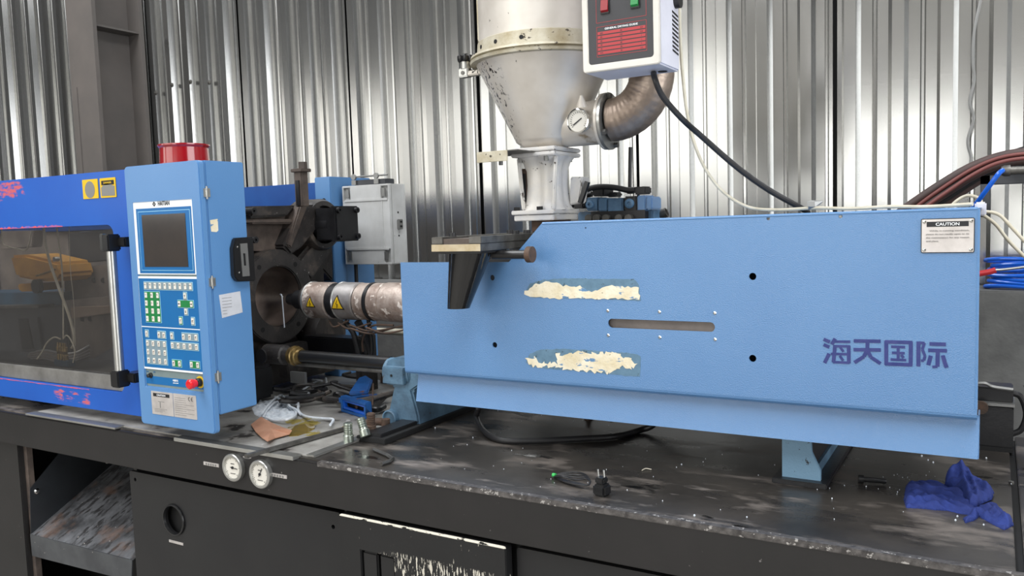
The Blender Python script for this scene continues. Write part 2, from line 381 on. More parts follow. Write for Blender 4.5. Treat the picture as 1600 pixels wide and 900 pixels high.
# ------------------------------------------------------------------ the hall
FZ = -0.95
MB().box(-9.1, 6.6, -7.6, 2.1, FZ - .12, FZ).build('floor', M['floor'], kind='structure', label='dusty grey concrete hall floor')
c = MB()
for x0, x1 in ((-9.1, -5.2), (-2.6, .1), (2.3, 6.6)): c.box(x0, x1, -7.6, 2.1, 5.2, 5.3)
c.build('ceiling', M['dark_wall'], kind='structure', label='dark hall roof with open daylight strips')
c = MB(); c.plate([(-9.1, FZ), (6.6, FZ), (6.6, 5.2), (-9.1, 5.2)], [[(-2.1, -.55), (.3, -.55), (.3, 1.85), (-2.1, 1.85)], [(-8.5, .95), (-2.5, .95), (-2.5, 3.05), (-8.5, 3.05)]], 'Y', -7.6, .12)
c.build('wall_front', M['front_wall'], kind='structure', label='hall wall with a wide open gate behind the viewer')
c = MB(); c.plate([(-7.6, FZ), (2.1, FZ), (2.1, 5.2), (-7.6, 5.2)], [[(-3.8, FZ + .001), (1.4, FZ + .001), (1.4, 3.3), (-3.8, 3.3)]], 'X', 6.5, .1)
c.build('wall_right', M['dark_wall'], kind='structure', label='hall wall with an open gate on the right side')
c = MB(); c.plate([(-7.6, FZ), (2.1, FZ), (2.1, 5.2), (-7.6, 5.2)], [[(-6.5, .85), (-3.9, .85), (-3.9, 2.65), (-6.5, 2.65)]], 'X', -9.1, .1)
c.build('wall_left', M['dark_wall'], kind='structure', label='hall wall with high windows on the left side')

wb = MB(); wb.box(-9.0, 6.5, 1.96, 2.08, FZ, 5.2)
wall = wb.build('wall_back', M['dark'], kind='structure', label='back wall clad in upright galvanised corrugated sheets')
PITCH = 0.1665; C0 = -0.405; WY = 1.93
def sheet(x0, n, dy, jit):
    q = MB(); prof = [(x0 + .012, WY)]
    # first rib sits half a valley in from the sheet's edge
    for k in range(n):
        cx = x0 + .065 + k * PITCH; j = jit * math.sin(k * 2.3 + x0)
        prof += [(cx - .036, WY), (cx - .022 + j, WY - .034), (cx + .020 + j, WY - .034), (cx + .034, WY)]
        if k < n - 1: prof += [(cx + .074, WY), (cx + .079, WY - .006), (cx + .088, WY - .006), (cx + .093, WY)]
        else: prof += [(cx + .068, WY), (cx + .072, WY - .006), (cx + .080, WY - .006), (cx + .084, WY), (x0 + n * PITCH - .004, WY)]
    jr = random.Random(int(abs(x0) * 1000)); prof = [(a, b + jr.uniform(-.0012, .0012)) for a, b in prof]
    zs = [FZ + .0, .3, 1.0, 1.8, 3.0, 5.2]
    rows = [[q.bm.verts.new((x, y + dy, z)) for x, y in prof] for z in zs]
    for a, b in zip(rows, rows[1:]):
        for i in range(len(prof) - 1): q.bm.faces.new([a[i], a[i + 1], b[i + 1], b[i]])
    return q.build('corrugated_sheet', M['galv'], wall, smooth=0)
XS = -0.553 - .005
k = 0
x = XS
sheet(x, 5, 0, .002); sheet(x + 5 * PITCH, 5, -.004, .002)
for i in range(1, 11): sheet(x - i * 5 * PITCH, 5, -.004 * (i % 2), .003)
# screws on the sheet beside the column
for px, py in ((244, 145), (269, 133), (298, 128), (327, 129)):
    p = at(px, py, Y=WY - .036); MB().lathe(p, (0, -1, 0), [(0, .014), (.004, .013), (.006, .006), (.012, .005)], 8).build('sheet_screw', M['dullsteel'], wall, smooth=0)

cc = MB(); cc.box(-5.2, 1.6, 1.66, 1.88, FZ, .33)
cc.build('low_concrete_wall', M['concrete'], bevel=.006, label='low grey concrete wall running behind the machine below the metal cladding', cat='wall', kind='structure')
# steel column, H section
col_ = thing('steel_column', (-4.8, 1.69, FZ), 'wide brown grey steel H column standing before the corrugated wall', 'column')
MB().box(-4.93, -4.67, 1.52, 1.545, FZ, 5.2).build('flange', M['column'], col_)
MB().box(-4.93, -4.67, 1.84, 1.865, FZ, 5.2).build('flange', M['column'], col_)
MB().box(-4.81, -4.79, 1.545, 1.84, FZ, 5.2).build('web', M['column'], col_)
for z in (.2, 1.87): MB().box(-4.79, -4.685, 1.545, 1.84, z, z + .012).build('stiffener', M['column'], col_)
MB().box(-4.89, -4.865, 1.512, 1.52, .3, 1.52).build('welded_strip', M['column'], col_)

# ------------------------------------------------------------------ machine bed
BX0, BX1 = -6.0, 1.5
bed = thing('machine_bed', (-1.4, .5, FZ), 'long black machine bed with an oily top carrying the moulding machine', 'machine base')
MB().box(BX0, .038, .012, .97, -.012, 0).build('bed_top', M['bedtop'], bed, bevel=.002)
MB().box(.052, BX1, .012, .97, -.012, 0).build('bed_top', M['bedtop'], bed, bevel=.002)
MB().box(BX0, BX1, -.002, .015, -.118, -.004).build('apron', M['apron'], bed, bevel=.003)
MB().box(-1.54, BX1, -.0045, .016, -.012, .0015).build('worn_edge', M['bededge'], bed, bevel=.002)
q = MB(); q.box(BX0, BX1, .95, .97, FZ, -.012); q.box(BX0, BX1, .3, .32, -.9, -.45)
q.build('back_frame', M['dark'], bed)
MB().box(.038, .052, .02, .95, -.02, -.008).build('joint_gap', M['dark'], bed)
# access panels
def panel(name, x0, x1, z0, z1, y, holes, mt, th=.012):
    return MB().plate(rrect(x0, x1, z0, z1, .008, 3), holes, 'Y', y, th).build(name, mt, bed, bevel=.002)
hc = at(272.5, 812, Y=.03)
p1 = panel('access_panel', -2.395, -1.497, -.86, -.142, .03, [circ(hc.x, hc.z, .046, 32), circ(-2.368, -.168, .006, 10), circ(-1.525, -.185, .006, 10)], M['panel'])
MB().lathe((hc.x, .031, hc.z), (0, -1, 0), [(0, .046), (.004, .050), (.007, .049), (.008, .045), (0, .043)], 40, False).build('grommet', M['plastic'], p1)
a = at(264, 845, Y=.028); b = at(286, 854, Y=.028)
nl = MB().box(a.x, b.x, .028, .030, b.z + .003, a.z + .004); nl.build('nameplate', M['plate'], p1)
MB().box(-2.36, -1.52, .055, .07, -.86, -.16).build('panel_backing', M['dark'], bed)
# scratched proud panel with a rocker socket
s0 = [at(583, 868, Y=.0), at(602, 868, Y=.0), at(625, 875, Y=.0)]
p2 = panel('access_panel', -1.470, -.962, -.86, -.128, -.006, [[(-1.40, -.40), (-1.292, -.40), (-1.292, -.213), (-1.40, -.213)]], M['scraped'], .03)
tag(p2, 'heavily scratched black panel')
MB().box(-1.398, -1.349, -.001, .02, -.40, -.217).build('switch_rocker', M['plastic'], p2, bevel=.004)
MB().box(-1.343, -1.294, .001, .02, -.40, -.217).build('switch_rocker', M['plastic'], p2, bevel=.004)
p3 = panel('access_panel', -.952, 1.4, -.86, -.138, .028, [circ(-.66, -.155, .004, 10)], M['panel'])
MB().box(-1.5, 1.5, .05, .06, -.9, -.10).build('front_frame', M['dark'], bed)
q = MB(); q.box(-6.0, -3.02, .02, .05, FZ, -.118); q.build('end_post', M['apron'], bed, bevel=.003)
MB().box(-3.02, -3.0, .04, .06, FZ, -.118).build('post_edge', M['castbrown'], bed)
MB().box(-6.0, -2.4, .88, .90, FZ, -.02).build('bay_back', M['dark'], bed)
MB().box(-2.40, -2.385, .05, .88, FZ, -.02).build('bay_side', M['panel'], bed)
for i, (x, z) in enumerate(((-2.52, -.128),)): MB().cyl((x, .04, -.135), (x, .04, -.115), .008, n=8).build('bolt', M['dullsteel'], bed)
# edge strips and the stained plate
def strip(x0, x1, y0, y1, z0, z1): return MB().box(x0, x1, y0, y1, z0, z1).build('edge_strip', M['steel'], bed, bevel=.001)
strip(-2.905, -2.40, -.006, .03, 0, .006)
strip(-2.11, -1.62, -.010, .022, -.004, .007)
MB().box(-2.9, -1.575, .024, .94, .0, .005).build('stained_plate', M['trayplate'], bed, bevel=.001)
MB().box(-1.60, -1.572, .02, .40, .005, .008).build('edge_strip', M['steel'], bed)
# gauges
for cx, cz, lab, ang in ((-1.857, -.0525, None, -5), (-1.748, -.0575, None, 60)):
    g_ = MB().lathe((cx, .0, cz), (0, -1, 0), [(0, .040), (.014, .040), (.016, .038), (.016, .032), (.011, .031)], 40, False).build('pressure_gauge', M['steel'], bed)
    MB().cyl((cx, .0, cz), (cx, -.0115, cz), .0335, n=36).build('dial', M['key'], g_)
    tk = MB()
    for k in range(0, 28):
        t = math.radians(-50 + k * 280 / 27); r0 = .027 if k % 5 else .024
        tk.beam((cx + math.cos(t) * r0, -.0122, cz + math.sin(t) * r0), (cx + math.cos(t) * .030, -.0122, cz + math.sin(t) * .030), .0009, .0004, up=(0, 1, 0))
    tk.box(cx - .010, cx + .010, -.0123, -.0115, cz - .018, cz - .0165); tk.box(cx - .007, cx + .007, -.0123, -.0115, cz + .010, cz + .012)
    tk.build('graduations', M['print'], g_, smooth=0)
    t = math.radians(ang)
    q = MB(); q.beam((cx - math.cos(t) * .008, -.0135, cz - math.sin(t) * .008), (cx + math.cos(t) * .020, -.0135, cz + math.sin(t) * .020), .0022, .0008, up=(0, 1, 0)); q.cyl((cx, -.0115, cz), (cx, -.0145, cz), .004, n=12)
    q.build('needle', M['print'], g_, smooth=0)
for (x0, y0, x1, y1) in ((318, 721, 342, 732), (380, 713, 392, 718), (420, 738, 448, 750)):
    a = at(x0, y0, Y=-.004); b = at(x1, y1, Y=-.004)
    n_ = MB().box(a.x, b.x, -.0045, -.002, min(a.z, b.z) + .003, max(a.z, b.z)); n_ = n_.build('nameplate', M['plate'], bed)
    q = MB(); zc = (a.z + b.z) / 2
    for k in range(5):
        xx = a.x + (b.x - a.x) * (.15 + .15 * k); q.box(xx, xx + (b.x - a.x) * .09, -.0052, -.0045, zc - .002, zc + .004)
    q.build('faded_characters', M['greyprint'], n_, smooth=0)
# discharge chute in the left bay
XC0, XC1 = -3.00, -2.412
ch = thing('discharge_chute', (-2.7, .3, -.55), 'dusty grey sheet metal chute sloping out of the open bay left of the panels', 'chute')
zf = lambda x: -.462
q = MB(); q.prism([(XC0, .03, -.455), (XC1, .03, -.445), (XC1, .62, -.16), (XC0, .62, -.16)], (0, 0, -.003)); q.build('chute_floor', mat('dusty_chute_steel', (134, 136, 140), .45, .4, var=(64, 64, 66), vscale=8, bump=.3, bscale=60,
    layers=[((66, 65, 66), 26, .50, .10, (1.8, .5, 1)), ((150, 118, 100), 6, .56, .2), ((190, 186, 180), 60, .68, .03)]), ch)
q = MB(); q.prism([(XC0, .028, -.455), (XC1, .028, -.443), (XC1 - .02, .034, -.520), (XC0 - .01, .034, -.540)], (0, .004, 0)); q.build('chute_lip', mat('dull_chute_lip', (92, 95, 98), .42, .4, var=(74, 76, 80), vscale=10, layers=[((170, 166, 160), 60, .68, .03)]), ch)
q = MB(); q.prism([(XC0, .03, -.455), (XC0, .04, -.29), (XC0, .21, -.14), (XC0, .62, -.14), (XC0, .62, -.16)], (.003, 0, 0)); q.build('side_plate', mat('chute_side', (52, 56, 60), .45, .3, var=(44, 46, 50)), ch)
MB().lathe((XC0 + .003, .062, -.305), (1, 0, 0), [(0, .010), (.003, .010), (.005, .006), (.008, .005)], 12).build('bolt', M['chrome'], ch)
for o in (ch,): pass
# ------------------------------------------------------------------ injection unit cover
CY = .25
cov = thing('injection_cover', (-.73, .4, .12), 'long light blue sheet metal cover with dark blue Chinese characters at its right end', 'machine cover')
X0, X1, ZF, ZT = -1.432, -.026, .223, .616
xa = at(795, 410, Y=CY).x; xb = at(847, 348, Y=CY).x
outl = [(X0, ZF - .012), (X0, .514), (xa, .514), (xb, ZT - .004), (X1, ZT), (X1, ZF - .012)]
def hole(px, py, r): p = at(px, py, Y=CY); return circ(p.x, p.z, r, 20)
sl = at(950, 506, Y=CY), at(1117, 510, Y=CY)
zsl = (sl[0].z + sl[1].z) / 2
hl = [hole(769, 434, .0075), hole(773, 539, .0075), hole(1176, 432, .0080), hole(1176, 560, .0080), hole(1000 + 802 / 4, 180 + 645 / 4, .004), hole(1000 + 1253 / 4, 180 + 632 / 4, .004),
      rrect(sl[0].x, sl[1].x, zsl - .011, zsl + .011, .0108, 8), hole(915, 356, .002)]
MB().plate(outl, hl, 'Y', CY, .004).build('front_sheet', M['blue'], cov)
q = MB()   # rounded nose under the front sheet, then the set-back skirt
prof = [(CY, ZF - .010), (CY + .001, ZF - .017), (CY + .005, ZF - .022), (CY + .012, ZF - .024), (CY + .035, ZF - .024)]
for (a, b) in zip(prof, prof[1:]):
    q.face([(X0, a[0], a[1]), (X1, a[0], a[1]), (X1, b[0], b[1]), (X0, b[0], b[1])])
q.build('fold', M['blue'], cov, smooth=60)
MB().prism([(X0 + .022, .285, ZF - .02), (X0 + .022, .266, .119), (X1 + .002, .266, .119), (X1 + .004, .285, ZF - .02)], (0, .004, 0)).build('skirt', M['blue'], cov)
q = MB()
q.prism([(xb, CY + .002, ZT - .004), (X1, CY + .002, ZT), (X1, .62, ZT), (xb, .62, ZT - .004)], (0, 0, -.003))
q.build('top_sheet', M['blue'], cov)
q = MB(); q.prism([(X1, CY + .002, ZF - .01), (X1, CY + .002, ZT), (X1, CY + .06, ZT), (X1, CY + .06, ZF - .01)], (-.003, 0, 0))
q.prism([(X1 + .004, .287, ZF - .02), (X1 + .004, .270, .119), (X1 + .004, .34, .118), (X1 + .004, .34, ZF - .02)], (-.003, 0, 0))
q.build('side_return', M['blue'], cov)
q = MB(); q.tube([(xb, CY + .003, ZT - .006), (X1 - .004, CY + .003, ZT - .002), ], .004, 10, 0); q.tube([(X1 - .003, CY + .003, ZT - .003), (X1 - .003, CY + .003, ZF)], .0038, 10, 0)
q.build('rolled_edge', M['blue'], cov)
for i in range(3):
    for dz in (.030, -.030):
        x = sl[0].x + (sl[1].x - sl[0].x) * (i / 2)
        MB().lathe((x, CY + .001, zsl + dz + .001 * i), (0, -1, 0), [(0, .0042), (.0015, .0040), (.003, .0025), (.0032, .0008)], 12).build('screw', M['chrome'], cov)
MB().box(sl[0].x - .03, sl[1].x + .03, CY + .012, CY + .016, zsl - .03, zsl + .03).build('slot_backing', M['inner'], cov)
# peeled stickers
def torn(pts, y, mt, nm, seed, amp=2.2, parent=cov, sub=5, th=.0006):
    out = []; rnd = random.Random(seed)
    for i in range(len(pts)):
        a, b = pts[i], pts[(i + 1) % len(pts)]
        n = max(1, int(math.hypot(b[0] - a[0], b[1] - a[1]) / sub))
        for k in range(n):
            t = k / n; out.append((a[0] + (b[0] - a[0]) * t + rnd.uniform(-amp, amp) * .5, a[1] + (b[1] - a[1]) * t + rnd.uniform(-amp, amp) * .6))
    pp = [at(x, yy, Y=CY) for x, yy in out]
    return MB().plate([(p.x, p.z) for p in pp], [], 'Y', y, th).build(nm, mt, parent, smooth=0)
torn([(822, 455), (828, 443), (850, 437), (880, 435), (990, 436), (998, 443), (1001, 470), (940, 467), (830, 465)], CY - .0006, M['peel'], 'sticker_residue', 1, 1.2)
torn([(818, 458), (838, 443), (862, 440), (880, 446), (905, 447), (925, 455), (955, 446), (998, 450), (1000, 467), (925, 467), (830, 465)], CY - .0014, M['torn'], 'torn_sticker', 2, 3.0, sub=4)
torn([(822, 566), (828, 553), (845, 546), (890, 545), (990, 552), (1001, 556), (1000, 589), (940, 583), (830, 574)], CY - .0006, M['peel'], 'sticker_residue', 3, 1.2)
torn([(822, 562), (834, 558), (846, 566), (870, 568), (868, 552), (880, 556), (905, 549), (930, 551), (960, 552), (985, 560), (998, 570), (985, 577), (970, 572), (950, 583), (900, 579), (860, 573), (830, 572)], CY - .0014, M['torn'], 'torn_sticker', 4, 5, sub=3)
# caution plate
a, b = at(1438, 341, Y=CY), at(1523, 395, Y=CY)
xa_, xb_, za_, zb_ = at(1439, 367, Y=CY).x, at(1523, 367, Y=CY).x, at(1480, 395, Y=CY).z, at(1480, 341, Y=CY).z
cp = MB().plate(rrect(xa_, xb_, za_, zb_, .003, 3), [], 'Y', CY - .0022, .002).build('caution_plate', M['print'], cov)
MB().plate(rrect(xa_ + .0015, xb_ - .0015, za_ + .0015, zb_ - .0015, .002, 3), [], 'Y', CY - .003, .001).build('plate_face', M['plate'], cp)
W_ = xb_ - xa_; H_ = zb_ - za_; xm = (xa_ + xb_) / 2
MB().box(xm - W_ * .39, xm + W_ * .39, CY - .0034, CY - .003, zb_ - H_ * .24, zb_ - H_ * .09).build('title_band', M['print'], cp)
text('CAUTION', xm, zb_ - H_ * .165, CY - .0036, wd=W_ * .44, ht=H_ * .09, mt=M['whiteprint'], parent=cp, bold=.02)
for i, ln in enumerate(('While in running condition,', 'please do not readily open to do', 'the maintenance for any reason', 'and place.')):
    text(ln, xm + (0 if i < 3 else -W_ * .28) + (.003 if i == 0 else 0), zb_ - H_ * (.36 + .10 * i), CY - .0036, wd=W_ * (.80 if 0 < i < 3 else .74 if i == 0 else .24), ht=H_ * .055, mt=M['greyprint'], parent=cp)
for dx in (-1, 1):
    for dz in (-1, 1):
        MB().lathe((xm + dx * (W_ / 2 - .006), CY - .0035, (za_ + zb_) / 2 + dz * (H_ / 2 - .006)), (0, -1, 0), [(0, .0036), (.0012, .0032), (.0022, .001)], 10).build('rivet', M['chrome'], cp)
# characters, stroke by stroke
def zc(x, y): return at(1280 + x / 5, 500 + y / 5, Y=CY)
def stroke_set(strokes, nm):
    q = MB()
    for st in strokes:
        wd = st[0]; pts = [zc(*p) for p in st[1:]]
        for a, b in zip(pts, pts[1:]):
            q.beam((a.x, CY - .0004, a.z), (b.x, CY - .0004, b.z), .0009, wd, up=(0, 0, 1)) if False else None
            d = (b - a).normalized(); n_ = Vector((-d.z, 0, d.x)) * wd / 2
            q.prism([(p.x, CY - .0004 - random.random() * .0003, p.z) for p in (a + n_, b + n_, b - n_, a - n_)], (0, -.0005, 0))
    return q.build(nm, M['navy'], cov, smooth=0)
u = (zc(480, 160) - zc(270, 160)).length / 210   # metres per unit
s_ = 30 * u; t_ = 22 * u
stroke_set([(s_, (35, 150), (84, 172)), (s_, (35, 192), (80, 212)), (s_, (42, 335), (60, 300), (78, 262)),
            (s_, (126, 145), (98, 190)), (t_, (108, 168), (243, 170)), (t_, (118, 204), (242, 206)), (s_, (124, 196), (112, 330)), (s_, (230, 200), (232, 338)),
            (t_, (92, 264), (245, 268)), (t_, (108, 328), (238, 334)), (t_, (165, 212), (190, 248)), (t_, (160, 280), (188, 316))], 'character')
stroke_set([(s_, (270, 163), (480, 166)), (s_, (268, 231), (482, 234)), (s_, (377, 165), (377, 238)), (s_, (377, 230), (350, 285), (275, 332)), (s_, (374, 230), (404, 290), (480, 340))], 'character')
stroke_set([(s_, (514, 170), (728, 176)), (s_, (524, 162), (524, 350)), (s_, (716, 170), (714, 356)), (s_, (514, 342), (726, 350)),
            (t_, (562, 208), (672, 212)), (t_, (568, 256), (668, 259)), (t_, (558, 308), (680, 313)), (t_, (617, 210), (617, 308)), (t_, (640, 272), (660, 296))], 'character')
stroke_set([(s_, (776, 168), (775, 362)), (t_, (776, 177), (824, 179)), (t_, (822, 178), (806, 230), (826, 280), (818, 316), (796, 318)),
            (s_, (862, 186), (990, 190)), (s_, (852, 236), (998, 240)), (s_, (926, 238), (924, 364)), (t_, (924, 364), (884, 366)), (s_, (872, 278), (852, 352)), (s_, (966, 276), (980, 330), (996, 372))], 'character')

# ------------------------------------------------------------------ injection carriage inside the cover
car = thing('injection_carriage', (-.8, .58, 0), 'black injection unit carriage with an unseen dark body added inside the light blue cover', 'machine unit')
MB().box(-1.30, -.10, .44, .86, .16, .52).build('added_dark_body', M['castblack'], car, bevel=.01)  # unseen box, added so the holes in the cover look dark
MB().box(-1.19, -.98, .46, .70, .46, .548).build('feed_throat', M['castblack'], car)
q = MB(); q.cyl((-1.515, .42, .165), (-.15, .42, .165), .0235, n=28); q.cyl((-1.515, .80, .165), (-.15, .80, .165), .0235, n=28); q.build('guide_rod', M['chrome'], car)
# rail and cast support at the left end
rl = thing('carriage_rail', (-1.5, .6, 0), 'low black steel rail under the light blue cover with its end beside the hose fittings', 'rail')
MB().box(-1.585, -1.478, .205, .95, 0, .016).build('rail_bar', M['dark'], rl, bevel=.002)
MB().box(-1.56, -1.50, .215, .95, .014, .026).build('rail_bar', M['castblack'], rl, bevel=.002)
sup = thing('rod_support', (-1.6, .45, .02), 'blue grey cast iron support holding the guide rods left of the cover', 'bracket')
q = MB()
fr_ = [at(*p, Y=.375) for p in ((603, 645), (612, 604), (598, 600), (598, 566), (612, 560), (655, 560), (655, 602), (640, 612), (650, 650), (652, 668), (600, 662))]
q.prism([(p.x, .385, p.z) for p in fr_], (0, .50, 0)); q.build('cast_body', M['bluecast'], sup, bevel=.006)
MB().cyl((-1.625, .42, .165), (-1.52, .42, .165), .043, n=28).build('boss', M['bluecast'], sup, bevel=.004)
a, b = at(617, 573, Y=.36), at(632, 600, Y=.36)
pl_ = MB().plate([(at(597, 572, Y=.37).x, at(600, 599, Y=.37).z), (at(630, 575, Y=.37).x, at(600, 599, Y=.37).z), (at(630, 575, Y=.37).x, at(612, 574, Y=.37).z), (at(597, 572, Y=.37).x, at(612, 574, Y=.37).z)], [], 'Y', .368, .016).build('clamp_plate', M['bluecast'], sup, bevel=.002)
for px, py in ((594, 587), (611, 587)):
    p = at(px, py, Y=.366); MB().cyl((p.x, .3675, p.z), (p.x, .366, p.z), .004, n=12).build('bolt_hole', M['dark'], pl_)
p = at(608, 660, Y=.37)
q = MB(); q.lathe((p.x, .40, p.z + .012), (0, -1, 0), [(0, .026), (.03, .026), (.032, .022), (.024, .020)], 24); q.build('round_foot', M['bluecast'], sup)
q = MB(); q.tube([(p.x - .035, .30, .022), (p.x - .012, .33, .026), (p.x + .008, .345, .02)], .012, 12); q.lathe((p.x + .016, .335, .024), (0, 0, 1), [(-.012, .013), (.012, .013)], 14); q.build('brass_elbow', M['rust'], sup)
# right foot
ft = thing('support_foot', (-.37, .5, 0), 'blue grey flared support foot on a black base plate beneath the cover', 'foot')
MB().box(-.436, -.316, .316, .80, 0, .012).build('base_plate', M['castblack'], ft, bevel=.002)
q = MB(); q.prism([(-.417, .338, .012), (-.333, .338, .012), (-.333, .338, .034), (-.352, .338, .075), (-.356, .338, .16), (-.417, .338, .16)], (0, .012, 0)); q.build('front_web', mat('speckled_blue_casting', (116, 152, 178), .5, bump=.3, layers=[((44, 48, 54), 60, .66, .03)]), ft)
q = MB(); q.prism([(-.405, .35, .012), (-.345, .35, .012), (-.385, .35, .16), (-.405, .35, .16)], (0, .42, 0)); q.build('rib', M['castblack'], ft)
q = MB(); q.box(-.352, -.345, .35, .78, .012, .036); q.build('flange', M['bluecast'], ft)

# ------------------------------------------------------------------ operator cabinet
GY = -.03
cab = thing('control_cabinet', (-2.06, .05, .04), 'light blue control cabinet with keypad and dark screen left of the black platen', 'control panel')
KX0, KX1, KZ0, KZ1 = -2.229, -1.899, .043, .815
r0, r1 = at(208, 318, Y=GY).x, at(318, 620, Y=GY).x
rz1, rz0 = .706, .161
MB().plate(rrect(KX0, KX1, KZ0, KZ1, .012, 4), [[(r0, rz0), (r1, rz0), (r1, rz1), (r0, rz1)]], 'Y', GY, .020).build('door', M['cabinet'], cab, bevel=.003)
MB().box(KX0 + .004, KX1, -.009, .129, .095, .815).build('body', M['cabinet'], cab, bevel=.003)
MB().plate([(r0 - .002, rz0 - .002), (r1 + .002, rz0 - .002), (r1 + .002, rz1 + .002), (r0 - .002, rz1 + .002)], [], 'Y', GY + .005, .01).build('bezel', M['greyframe'], cab)
for z in (.725, .475, .205):   # hinges on the door seam
    q = MB(); q.cyl((KX1 + .003, -.0095, z - .018), (KX1 + .003, -.0095, z + .018), .003, n=10); h_ = q
    h_.box(KX1, KX1 + .003, -.020, .0015, z - .012, z + .012)
    for dz in (-.014, .014):
        for dy in (-.018, -.001): h_.cyl((KX1, dy, z + dz * .7), (KX1 + .004, dy, z + dz * .7), .002, n=8)
    h_.build('hinge', M['steel'], cab)
def kp(u_, v_, base): return at(200 + u_ / 6.4286, base + v_ / 6.4286, Y=GY)
def quad(cs, base, y, mt, nm, parent, th=.0008, r=0):
    p = [kp(u_, v_, base) for u_, v_ in cs]   # tl tr br bl -> upright rectangle
    x0 = (p[0].x + p[3].x) / 2; x1 = (p[1].x + p[2].x) / 2; z1 = (p[0].z + p[1].z) / 2; z0 = (p[2].z + p[3].z) / 2
    MB_ = MB(); 
    if r: MB_.plate(rrect(x0, x1, z0, z1, r, 3), [], 'Y', y, th)
    else: MB_.box(x0, x1, y, y + th, z0, z1)
    return MB_.build(nm, mt, parent), (x0, x1, z0, z1)
YB = GY + .005
dsp, DR = quad([(35, 155), (655, 125), (708, 893), (90, 893)], 290, YB - .0035, M['whiteprint'], 'display_panel', cab, .0035)
o_, R1 = quad([(75, 232), (628, 208), (672, 885), (120, 880)], 290, YB - .0041, M['tealprint'], 'blue_surround', dsp)
o_, R2 = quad([(92, 262), (614, 238), (657, 857), (140, 852)], 290, YB - .0043, M['lightline'], 'pale_border', dsp, .0005)
MB().box(R2[0] + .0015, R2[1] - .0015, YB - .0046, YB - .0042, R2[2] + .0015, R2[3] - .0015).build('blue_inset', M['tealprint'], dsp)
quad([(138, 295), (575, 278), (605, 820), (170, 812)], 290, YB - .0055, M['screen'], 'screen', dsp, .0012)
lc = kp(352, 176, 290)
text('HAITIAN', lc.x + .001, lc.z, YB - .0037, wd=.0505, ht=.0125, mt=M['print'], parent=dsp, bold=.012)
ec = kp(258, 186, 290); q = MB(); q.plate([(ec.x - .0075, ec.z), (ec.x, ec.z - .0075), (ec.x + .0075, ec.z), (ec.x, ec.z + .0075)], [[(ec.x - .003, ec.z), (ec.x, ec.z - .003), (ec.x + .003, ec.z), (ec.x, ec.z + .003)]], 'Y', YB - .0041, .0005); q.build('diamond_emblem', M['print'], dsp, smooth=0)
kpd, K1 = quad([(92, 72), (710, 85), (772, 417), (162, 344)], 420, YB - .0035, M['whiteprint'], 'keypad_panel', cab, .0035)
# true lower edge of the keypad from the second crop
zb = (kp(162, 224, 540).z + kp(770, 296, 540).z) / 2; zt = K1[3]; kx0, kx1 = DR[0], DR[1]
bpy.data.meshes.remove(kpd.data)
kpd = MB().box(kx0, kx1, YB - .0035, YB, zb, zt).build('keypad_panel', M['whiteprint'], cab)
zs_ = (kp(145, 580, 420).z + kp(735, 612, 420).z) / 2
MB().box(kx0 + .005, kx1 - .005, YB - .0041, YB - .0035, zs_ + .0015, zt - .006).build('blue_field', M['tealprint'], kpd)
MB().box(kx0 + .005, kx1 - .005, YB - .0041, YB - .0035, zb + .006, zs_ - .0015).build('blue_field', M['tealprint'], kpd)
def field(x0, x1, z0, z1, mt, nm='key_field'):
    f = MB().box(x0, x1, YB - .0050, YB - .0041, z0, z1).build(nm, M['lightline'], kpd)
    MB_ = MB().box(x0 + .0013, x1 - .0013, YB - .0054, YB - .0050, z0 + .0013, z1 - .0013)
    return MB_.build('field_face', mt, kpd)
KW, KH = .0105, .0155
syms = []
def key(x, z, sym, w_=KW, h_=KH):
    k_ = MB().box(x - w_ / 2, x + w_ / 2, YB - .0072, YB - .0053, z - h_ / 2, z + h_ / 2).build('key', M['key'], kpd, bevel=.0006, seg=1)
    y = YB - .0073
    if sym.startswith('F') and len(sym) > 1: text(sym, x, z + .003, y, wd=w_ * (.55 if len(sym) < 3 else .8), ht=.0048, mt=M['print'], parent=kpd, name='key_lettering', thick=.0002)
    elif sym in '0123456789.-' : text(sym, x - .001, z + .001, y, ht=.006 if sym not in '.-' else .0014, mt=M['print'], parent=kpd, name='key_lettering', thick=.0002)
    elif sym in '<>^v':
        q = MB(); d = {'<': (-1, 0), '>': (1, 0), '^': (0, 1), 'v': (0, -1)}[sym]; nx = (-d[1], d[0])
        def T(a, b): return (x + d[0] * a + nx[0] * b, y, z + d[1] * a + nx[1] * b)
        q.prism([T(.0045, 0), T(.0005, .0032), T(.0005, .0010), T(-.0042, .0010), T(-.0042, -.0010), T(.0005, -.0010), T(.0005, -.0032)], (0, .0003, 0)); q.build('key_arrow', M['print'], kpd, smooth=0)
    else:
        q = MB(); r_ = random.Random(hash(sym) if False else sum(map(ord, sym)) * 7 + int(x * 1e4))
        q.box(x - .0035, x + .0035, y, y + .0003, z - .004, z - .0028)
        q.box(x - .003 + r_.uniform(0, .002), x + .0005, y, y + .0003, z - .001, z + .003); q.box(x + .0012, x + .003, y, y + .0003, z + .000 + r_.uniform(-.001, .001), z + .0042)
        q.build('key_symbol', M['keyink'], kpd, smooth=0)
    return k_
def row(c0, c1, n, base):
    a, b = kp(*c0, base), kp(*c1, base); return [(a.x + (b.x - a.x) * i / max(1, n - 1), (a.z + b.z) / 2) for i in range(n)]
rw = row((177, 165), (630, 182), 10, 420)
field(rw[0][0] - .009, rw[-1][0] + .0085, rw[0][1] - .0125, rw[0][1] + .0125, M['greytile'])
for i, (x, z) in enumerate(rw): key(x, z, 'F%d' % (i + 1), .0098, .017)
rows = [row(c[0], c[1], 3, 420) for c in (((182, 263), (300, 268)), ((188, 342), (305, 350)), ((194, 420), (310, 428)), ((200, 498), (317, 507)))]
